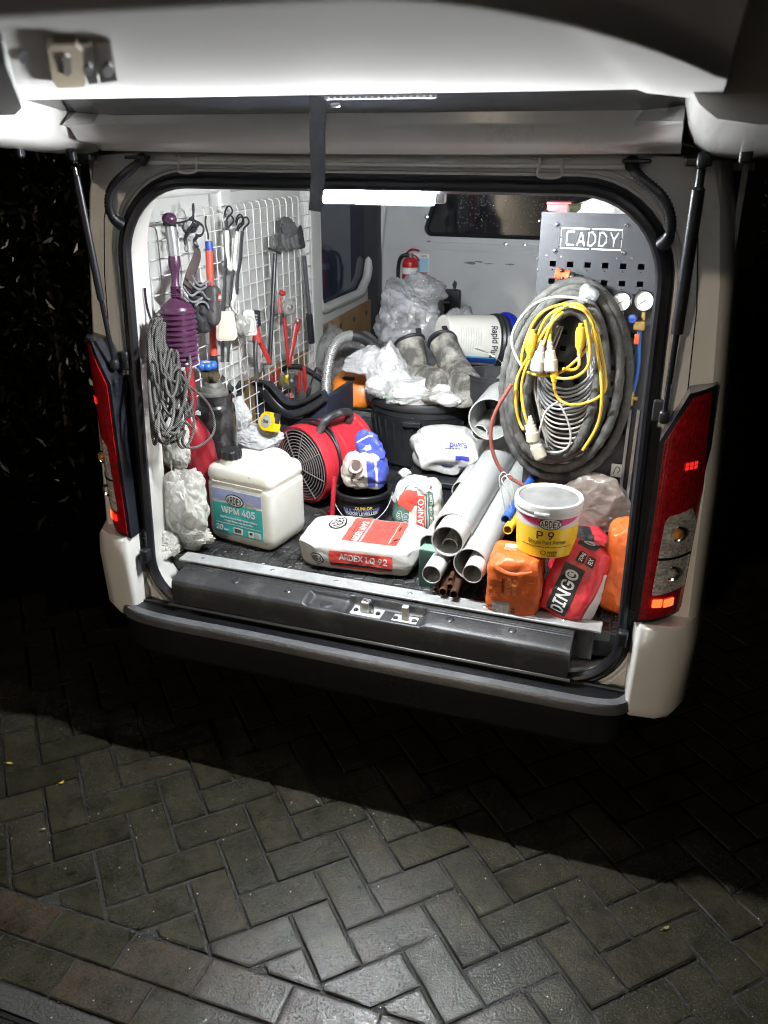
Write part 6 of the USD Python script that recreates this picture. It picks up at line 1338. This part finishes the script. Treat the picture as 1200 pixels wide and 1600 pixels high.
# boots
BOOT = mat('dusty_leather', (.085, .082, .074), .8, var=.3, vscale=14, bump=.002, bscale=45, dust=(.34, .33, .29), dscale=11, dust_at=(.44, .62))
BKB = mat('boot_black', (.014, .014, .016), .6)
def boot(label, top_, ank, toe, wv, seed):
    t = Thing('work_boot', label, 'boot', toe)
    top_, ank, toe, wv = map(np.asarray, (top_, ank, toe, wv)); wv = unit(wv)
    path = spline([top_, (top_+ank)/2+(top_-ank)*.02, ank, ank+(toe-ank)*.5, toe-(toe-ank)*.12, toe], 48)
    rr = np.interp(np.linspace(0, 1, 48), [0, .1, .32, .48, .62, .78, .90, .975, 1], [.060, .058, .060, .064, .062, .060, .063, .052, .016])
    v, f = tube(path, rr, 24, up=tuple(wv), flat=.86)
    v = v+ (meshkit.fbm(v*28, 3, seed)[:, None]-.5)*.012*unit(toe-top_)
    t.part('upper', (v, f), BOOT, smooth=60)
    d = unit(top_-ank)
    t.part('collar', tube(np.array([top_+d*.006+(np.cross(d, wv)*math.cos(a)*.058+wv*math.sin(a)*.050) for a in np.linspace(0, 2*PI, 24, endpoint=False)]), .008, 8, True), BKB)
    t.part('lining', lathe([(.053, 0), (.036, -.004), (.0001, -.03)], top_+d*.0105, d, 20), mat('boot_dark', (.004, .004, .005), .9))
    t.part('pull_tab', place(rbox((.022, .008, .04), .003), top_+d*.02+np.cross(d, wv)*.052, frame(d)), BKB)
    t.part('elastic_side', lump(ank+(top_-ank)*.45+np.cross(d, wv)*.035, (.022, .016, .040), seed, .1, 2, R=frame(d), k=3), BKB)
    sd0 = unit(np.cross(np.cross(d, toe-ank), toe-ank)); sdn = sd0 if sd0 @ d < 0 else -sd0
    sp_ = spline([ank-(toe-ank)*.22+sdn*.056, ank+(toe-ank)*.4+sdn*.054, toe-(toe-ank)*.06+sdn*.050, toe+(toe-ank)*.10+sdn*.036], 24)
    t.part('sole', tube(sp_, np.interp(np.linspace(0, 1, 24), [0, .08, .4, .75, .95, 1], [.026, .052, .050, .064, .054, .02]), 16, flat=.30, up=tuple(sdn)), mat('boot_sole', (.13, .125, .11), .85, dust=(.28, .27, .24), dscale=20, dust_at=(.4, .65)), smooth=50)
boot('left dusty grey work boot lying on the bin with its toe over the rim', Y(640, 536, 1.24), Y(650, 590, 1.16), Y(690, 604, 1.02), (-.35, -.75, .3), 121)
boot('right dusty grey work boot on the bin, nearest the white bucket', Y(692, 536, 1.22), Y(712, 580, 1.14), Y(734, 610, 1.0), (-.75, -.45, .2), 122)
cd = Thing('cardboard_scrap', 'small brown cardboard corner between the two dusty boots', 'cardboard', Y(684, 580, 1.24)); cd.part('sheet', place(rbox((.09, .004, .09), .001, 6), Y(684, 592, 1.24), roty(.7)), mat('cardboard', (.36, .23, .11), .7))
# carrier bag draped over the bin rim
cb_ = Thing('shopping_bag', 'translucent white carrier bag with green print draped over the bin rim', 'plastic bag', Y(620, 620, 1.0))
FILMC = film('carrier_film', .30, (.80, .80, .80), .16)
heap(cb_, Y(655, 610, 1.05), (.14, .08, .06), 131, .25, 2.4, k=5, m=FILMC); heap(cb_, Y(608, 586, 1.08), (.085, .07, .11), 132, .25, 2.2, k=5, m=FILMC); heap(cb_, Y(572, 566, 1.10), (.085, .06, .055), 133, .2, 2.2, R=roty(-.3), k=5, m=FILMC); heap(cb_, Y(592, 606, 1.02), (.05, .04, .045), 134, .25, 2.4, k=4, m=FILMC)
heap(cb_, Y(700, 622, .99), (.07, .04, .025), 135, .3, 2.6, k=4, m=FILMC)
gi = mat('print_green_light', (.25, .45, .28), .5)
for k, s_ in enumerate(('please reuse this bag', 'thank you')): cb_.part('print', onto(shift(text(s_, .011, False), 0, -.018*k, 0, .12), planeS(Y(630, 618, .975), frame(unit((.1, -1, .35))))), gi, smooth=False)
# vacuum with hose
vac = Thing('vacuum_cleaner', 'orange topped workshop vacuum with a ribbed grey hose', 'vacuum', Y(556, 640, 1.3)*[1, 1, 0]+[0, 0, FL])
VO = mat('vac_orange', (.72, .19, .015), .36, var=.08); q = Y(556, 606, 1.24); vs = sc(q)*1.08
VB = Bag((36*vs, .12, 22*vs), q, rotz(.2), 4.0, .002, 5, 141, .1, .15); vac.part('motor_head', VB.mesh(), VO, smooth=60)
vac.part('grip_recess', place(rbox((.05, .03, .022), .008), Y(545, 593, 1.17)), RUB); vac.part('latch', place(rbox((.04, .02, .025), .006), Y(576, 636, 1.15)), RUB)
vt_ = q[2]-22*vs
vac.part('tank', lathe([(.0001, 0), (.125, 0), (.15, vt_-FL-.03), (.16, vt_-FL-.02), (.16, vt_-FL+.006), (.0001, vt_-FL+.006)], (q[0], q[1]+.02, FL), n=40), mat('vac_tank', (.05, .05, .052), .55, var=.3, vscale=10, dust=(.2, .2, .2), dscale=12, dust_at=(.5, .75)), smooth=40)
hp_ = spline([Y(508, 660, .98), Y(509, 620, 1.02), Y(511, 585, 1.06), Y(518, 550, 1.10), Y(532, 530, 1.14), Y(550, 524, 1.18)], 330)
vac.part('hose', tube(hp_, np.where(np.arange(330) % 6 < 3, .0205, .0168), 14), mat('hose_grey', (.36, .36, .35), .32, metal=.3), smooth=60)
vac.part('hose_cuff', tube(spline([Y(550, 524, 1.18), Y(566, 528, 1.20), Y(582, 540, 1.22), Y(594, 556, 1.22)], 24), .021, 14), mat('handle_dusty', (1, 1, 1)), smooth=60)
vac.part('cable', tube(spline([Y(548, 628, 1.14), Y(560, 640, 1.12), Y(580, 640, 1.12), Y(592, 652, 1.14)], 20), .005, 8), RUB)
# film heaps
fb = Thing('film_bundle', 'grey clear plastic bag of odds and ends behind the ribbed vacuum hose', 'plastic bag', Y(540, 590, 1.5))
FILMG = film('grey_clear_film', .6, (.46, .46, .45), .10)
fb.part('film', lump(Y(520, 560, 1.45), (.10, .10, .13), 151, .26, 2.1, k=5), FILMG, smooth=22); fb.part('film', lump(Y(572, 555, 1.55), (.08, .08, .10), 152, .25, 2.1, k=5), FILMG, smooth=22)
fb.part('filling', lump(Y(535, 590, 1.52), (.10, .08, .12), 153, .25, 2.1, k=4), mat('grey_filling', (.16, .16, .15), .8, var=.4, vscale=10), smooth=35)
fg = Thing('clear_bag', 'tall crumpled clear plastic bag standing above the boots in front of the extinguisher', 'plastic bag', Y(650, 540, 1.5))
FILMB = film('big_clear_film', .64, (.62, .63, .66), .08)
heap(fg, Y(640, 505, 1.45), (.155, .11, .18), 161, .28, 2.0, k=6, m=FILMB); heap(fg, Y(652, 455, 1.5), (.125, .08, .085), 162, .28, 2.0, R=roty(-.25), k=6, m=FILMB)
heap(fg, Y(712, 540, 1.42), (.14, .10, .15), 163, .28, 2.0, R=roty(.5), k=6, m=FILMB); heap(fg, Y(625, 560, 1.42), (.09, .09, .13), 164, .28, 2.0, k=5, m=FILMB)
fg.part('filling', lump(Y(655, 530, 1.62), (.13, .09, .17), 165, .3, 2.0, k=4), mat('bag_filling', (.30, .30, .28), .8, var=.5, vscale=9, dust=(.12, .12, .13), dscale=8, dust_at=(.5, .6)), smooth=35)
# white bucket on its side
wbk = Thing('fallen_bucket', 'white labelled bucket lying on its side with a bright blue lid', 'bucket', Y(760, 530, 1.36))
b0 = Y(690, 530, 1.30); b1 = Y(766, 533, 1.42); ax = unit(b1-b0); BR = 41*sc(b1); BL = np.linalg.norm(b1-b0)
wbk.part('tub', lathe([(.0001, 0), (BR*.88, 0), (BR*.9, .004), (BR*.97, BL), (.0001, BL)], b0, ax, 48), mat('bucket_cream', (.66, .65, .60), .35, var=.08), smooth=30)
wbk.part('rim', lathe([(BR*.97, BL), (BR*1.02, BL+.001)]+[(BR*(1.05 if k % 2 else 1.0), BL+.008+.009*k) for k in range(5)]+[(BR*1.0, BL+.05), (.0001, BL+.05)], b0, ax, 48), mat('bin_black', (1, 1, 1)), smooth=20)
wbk.part('lid', lathe([(BR*1.0, BL+.05), (BR*1.1, BL+.051), (BR*1.11, BL+.066), (BR*1.06, BL+.080), (BR*.9, BL+.078), (.0001, BL+.074)], b0, ax, 48), mat('lid_blue', (.012, .025, .42), .3), smooth=30)
RA = frame(ax); SB = (lambda A0: numeric(lambda x, y: b0+ax*y[:, None]+(BR*(.9+.07*y/BL)+.0008)[:, None]*(RA[0]*np.cos(A0+x/BR)[:, None]+RA[1]*np.sin(A0+x/BR)[:, None])))
best = None                                       # the side of the bucket that faces the viewer
for A0 in np.linspace(0, 2*PI, 72):
    nn = RA[0]*math.cos(A0)+RA[1]*math.sin(A0); s_ = nn @ unit(CAM-b0)
    if best is None or s_ > best[0]: best = (s_, A0)
A0 = best[1]; S_ = SB(A0)
sg = 1 if (RA[1]*math.cos(A0)-RA[0]*math.sin(A0))[2] < 0 else -1
words(wbk, S_, 'Rapid Plus', sg*.008, BL-.025, .024, INK, 0 if sg > 0 else PI, .13)
patch(wbk, S_, affinity.translate(affinity.rotate(lines(.10, 9, .010, .0014, 9, .3), 0 if sg > 0 else 180, origin=(0, 0)), 0, BL*.6), INKG, .0006)
patch(wbk, S_, sbox(*(sorted((sg*.070, sg*.078))[0], .01, sorted((sg*.070, sg*.078))[1], BL-.004)), mat('stripe_cyan', (.10, .42, .55), .4)); patch(wbk, S_, sbox(*(sorted((sg*.078, sg*.105))[0], .01, sorted((sg*.078, sg*.105))[1], BL-.004)), mat('stripe_blue', (.02, .05, .25), .4))
# black bucket
kb = np.array([Y(768, 600, 1.05)[0], 1.06, 0]); kt = Y(768, 588, 1.0)[2]; kb[2] = kt-.21
kbk = Thing('black_pail', 'black pail with a thin wire handle half hidden behind the hose coil', 'bucket', kb)
bucket(kbk, kb, .075, .092, .21, mat('bin_black', (1, 1, 1)), None, opened=True)
kbk.part('wire_handle', tube(spline([Y(742, 545, 1.02), Y(765, 553, 1.0), Y(792, 574, 1.0)], 16), .0022, 6), CHR)
kst = Thing('dark_crate', 'dark plastic crate under the black pail and the white sand sack', 'crate', (.05, .95, FL))
cx0, cx1 = Y(640, 780, .86)[0], Y(775, 700, .95)[0]+.05
sz = Y(690, 751, .80)[2]
kst.part('crate_body', cat(bx(cx0, cx1, .80, 1.17, FL+.002, sz-.03)), mat('crate_black', (.014, .014, .016), .5, dust=(.08, .08, .08), dscale=12, dust_at=(.55, .8)))
kst.part('crate_rim', cat(place(rbox((cx1-cx0+.02, .39, .022), .006), ((cx0+cx1)/2, .985, sz-.014))), mat('crate_black', (1, 1, 1)))
kst.part('pail_stand', bx(kb[0]-.09, kb[0]+.09, .99, 1.15, sz-.004, kb[2]-.001), mat('crate_black', (1, 1, 1)))
# sand sack
so = np.array([Y(697, 715, .86)[0], .90, sz]); SH = (Y(690, 672, .95)[2]-sz)/2
sand = Thing('sand_sack', 'glossy white plastic sand sack lying behind the green and red sack', 'sack', so)
SH += .016
SBG = Bag((.156, .085, max(SH, .05)), so+[.004, 0, max(SH, .05)*.96], rotz(.12) @ rotx(.0), 3.4, .012, 6.5, 171, .8, .1, cuts=22, depth=.13); sand.part('sack_body', SBG.mesh(), PE, smooth=50)
FS = SBG.face('front')
words(sand, FS, 'Sand', .045, max(SH, .05)*.62, .022, INKB, PI+.06, .075); patch(sand, FS, sbox(.030, -.006, .078, .010), INKB); words(sand, FS, 'Sand', .0, -max(SH, .05)*.52, .015, INKB, 0, .045); words(sand, FS, '20kg', .055, -max(SH, .05)*.5, .008, INKB, 0, .022)
words(sand, FS, 'special blend', .02, max(SH, .05)*.42, .008, INK, PI+.06, .06); patch(sand, FS, affinity.translate(lines(.04, 2, .004, .0012, 14), .0, -max(SH, .05)*.3), INKG)
# extinguisher and notice on the bulkhead
q = Y(641, 425, IY-.07); es = sc(q)
fe = Thing('fire_extinguisher', 'small red fire extinguisher with black hose mounted on the grey bulkhead', 'fire extinguisher', Y(641, 470, IY-.07))
zt_, zb_ = Y(641, 402, IY-.07)[2], Y(641, 500, IY-.07)[2]
EXR = mat('extinguisher_red', (.42, .02, .025), .3)
fe.part('cylinder', lathe([(.0001, 0), (.040, 0), (.040, zt_-zb_-.03), (.034, zt_-zb_-.012), (.018, zt_-zb_), (.0001, zt_-zb_)], (q[0], IY-.07, zb_), n=32), EXR, smooth=50)
fe.part('label_band', lathe([(.0406, zt_-zb_-.075), (.0406, zt_-zb_-.045)], (q[0], IY-.07, zb_), n=32), INKW)
SE = cylS((q[0], IY-.07, zb_), (0, 0, 1), lambda y: .0406, -PI/2+.15); words(fe, SE, 'fire safe', 0, zt_-zb_-.125, .012, INKW, 0, .05)
fe.part('valve', lathe([(.014, 0), (.014, .02), (.0001, .022)], (q[0], IY-.07, zt_), n=14), STEEL)
fe.part('lever', tube(spline([(q[0]-.02, IY-.07, zt_+.018), (q[0]+.01, IY-.08, zt_+.04), (q[0]+.045, IY-.09, zt_+.036)], 12), .007, 8, flat=.5), EXR); fe.part('lever', tube(spline([(q[0], IY-.07, zt_+.012), (q[0]+.03, IY-.08, zt_+.008), (q[0]+.048, IY-.09, zt_-.012)], 12), .006, 8, flat=.5), EXR)
fe.part('hose', tube(spline([(q[0]-.005, IY-.085, zt_+.012), (q[0]-.035, IY-.09, zt_+.008), (q[0]-.055, IY-.085, zt_-.03), (q[0]-.058, IY-.08, zt_-.1), (q[0]-.046, IY-.08, zt_-.17)], 24), .009, 10), RUB, smooth=60)
no = Thing('notice_sticker', 'white and blue printed notice on the bulkhead behind the extinguisher', 'notice', Y(660, 410, IY-.004)); na, nb_ = Y(647, 396, IY-.004), Y(670, 428, IY-.004)
no.part('sheet', bx(na[0], nb_[0], IY-.003, IY-.0015, nb_[2], na[2]), INKW); no.part('blue_panel', bx(na[0]+.01, nb_[0]-.003, IY-.0045, IY-.0035, nb_[2]+.008, na[2]-.020), mat('notice_blue', (.30, .48, .62), .5)); no.part('lettering', place(text('100%', .010, True, .03), ((na[0]+nb_[0])/2+.01, IY-.004, na[2]-.010), XZ), INK, smooth=False); no.part('red_strip', bx(na[0]+.003, nb_[0]-.003, IY-.0045, IY-.0035, nb_[2]+.002, nb_[2]+.007), EXR)

# ------------------------------------------------------------------ outside: hedges, fence, fallen leaves
LEAF = usdkit.material(stage, '/World/Looks/wet_leaf', {'o': ('geometry', {}), 'r': ('rgb_ramp', {'ramp': [(0, (.005, .010, .003)), (.6, (.013, .021, .006)), (1, (.03, .034, .010))]}), 'p': ('principled_bsdf', {'roughness': .28, 'specular_ior_level': .8}), 't': ('translucent_bsdf', {'color': (.03, .06, .01)}), 'm': ('mix_closure', {'fac': .25})},
    [('o.random_per_island', 'r.fac'), ('r.color', 'p.base_color'), ('p.BSDF', 'm.closure1'), ('t.BSDF', 'm.closure2')], surface='m.closure')
TWIG = mat('hedge_twig', (.035, .026, .018), .7, var=.3)
def hedge(name, label, x0, x1, y0, y1, h, n, seed, size):
    r = np.random.default_rng(seed)
    t = Thing(name, label, 'hedge', ((x0+x1)/2, (y0+y1)/2, 0))
    P_ = np.c_[r.uniform(x0, x1, n), r.uniform(y0, y1, n), r.uniform(.05, 1, n)*h]
    bul_ = .28*(meshkit.fbm(np.c_[P_[:, 1]*1.3, P_[:, 2]*1.6, P_[:, 0]*.3], 3, seed)-.5)
    P_[:, 0] += bul_*2*np.sign(x0+x1); P_[:, 2] += .3*(meshkit.fbm(np.c_[P_[:, :2]*1.5, P_[:, :1]*0], 2, seed+1)-.5)
    keep_ = meshkit.fbm(P_*2.6, 2, seed+5) > .36; P_ = P_[keep_]; n = len(P_)
    u = r.normal(size=(n, 3)); u[:, 2] -= .4; u /= np.linalg.norm(u, axis=1, keepdims=True); w = np.cross(u, r.normal(size=(n, 3))); w /= np.linalg.norm(w, axis=1, keepdims=True)
    s = size*r.uniform(.6, 1.4, (n, 1)); nn = np.cross(u, w)*s*.12
    V = np.stack([P_-u*s, P_+w*s*.42+nn, P_+u*s, P_-w*s*.42+nn], 1).reshape(-1, 3)
    F = (np.arange(n)[:, None]*4+np.array([[0, 1, 2, 3]]))
    t.part('foliage', (V, F), LEAF, smooth=False, kind='stuff')
    for k in range(7):
        y = y0+(y1-y0)*(k+.5)/7; xc = (x0+x1)/2
        t.part('stem', tube(spline([(xc, y, 0), (xc+r.normal()*.06, y+.05, h*.35), (xc+r.normal()*.12, y+r.normal()*.15, h*.85)], 12), np.linspace(.03, .008, 12), 7), TWIG)
hedge('hedge', 'dark wet hedge along the driveway on the right side of the van', 1.42, 2.3, 1.2, 9.0, 2.6, 36000, 201, .030)
hedge('hedge', 'dark wet shrubbery in the night left of the van', -4.2, -1.75, .5, 9.5, 2.9, 42000, 202, .034)
fe2 = Thing('mesh_fence', 'thin metal bar fence standing beyond the van at the right', 'fence', (1.3, 9.3, 0))
q = Y(1170, 421, 9.3)
for k in range(26): fe2.part('bar', seg((.9+k*.05, 9.3, .02), (.9+k*.05, 9.3, q[2]), .006, 6), mat('fence_steel', (.22, .22, .20), .4, metal=.5))
fe2.part('rail', seg((.85, 9.3, q[2]), (2.25, 9.3, q[2]), .014, 8), mat('fence_steel', (1, 1, 1))); fe2.part('rail', seg((.85, 9.3, .3), (2.25, 9.3, .3), .012, 8), mat('fence_steel', (1, 1, 1)))
single('garden_kerb', bx(1.385, 1.43, .6, 9.0, -.03, .045), CONC, kind='structure')
def leaf(label, px, py, s, rot, m):
    c = Z(px, py, .004); o = np.array([(-1, 0), (-.5, .34), (.1, .42), (.6, .25), (1, 0), (.55, -.28), (0, -.4), (-.55, -.3)])*s; o = o @ np.array([[math.cos(rot), math.sin(rot)], [-math.sin(rot), math.cos(rot)]])
    v = np.vstack([np.c_[o, .004+.008*(np.abs(o[:, 1])/s)**2], [[0, 0, .0025]]]); k = len(o); v = np.vstack([v, v-[0, 0, .0012]])
    f = [(i, (i+1) % k, k) for i in range(k)]+[(k+1+(i+1) % k, k+1+i, 2*k+1) for i in range(k)]
    t = Thing('fallen_leaf', label, 'leaf', c); t.part('blade', (v+c, np.array(f)), m, smooth=40); t.part('leaf_stem', seg(c+[o[0, 0], o[0, 1], .004], c+[o[0, 0]*1.6, o[0, 1]*1.5, .003], .0006, 5), m)
YL = mat('yellow_leaf', (.62, .48, .08), .4, var=.2, vscale=60)
leaf('small yellow fallen leaf at the left edge of the wet paving', 15, 1194, .011, .2, YL); leaf('small yellow fallen leaf on the paving, right of the one at the edge', 96, 1225, .0095, 1.0, YL)
leaf('tiny pale scrap of leaf on the paving near the left edge', 68, 1297, .006, .5, mat('pale_leaf', (.5, .48, .38), .6)); leaf('dull yellow star shaped leaf on the paving at lower right', 1040, 1452, .010, .7, mat('olive_leaf', (.22, .22, .06), .5))
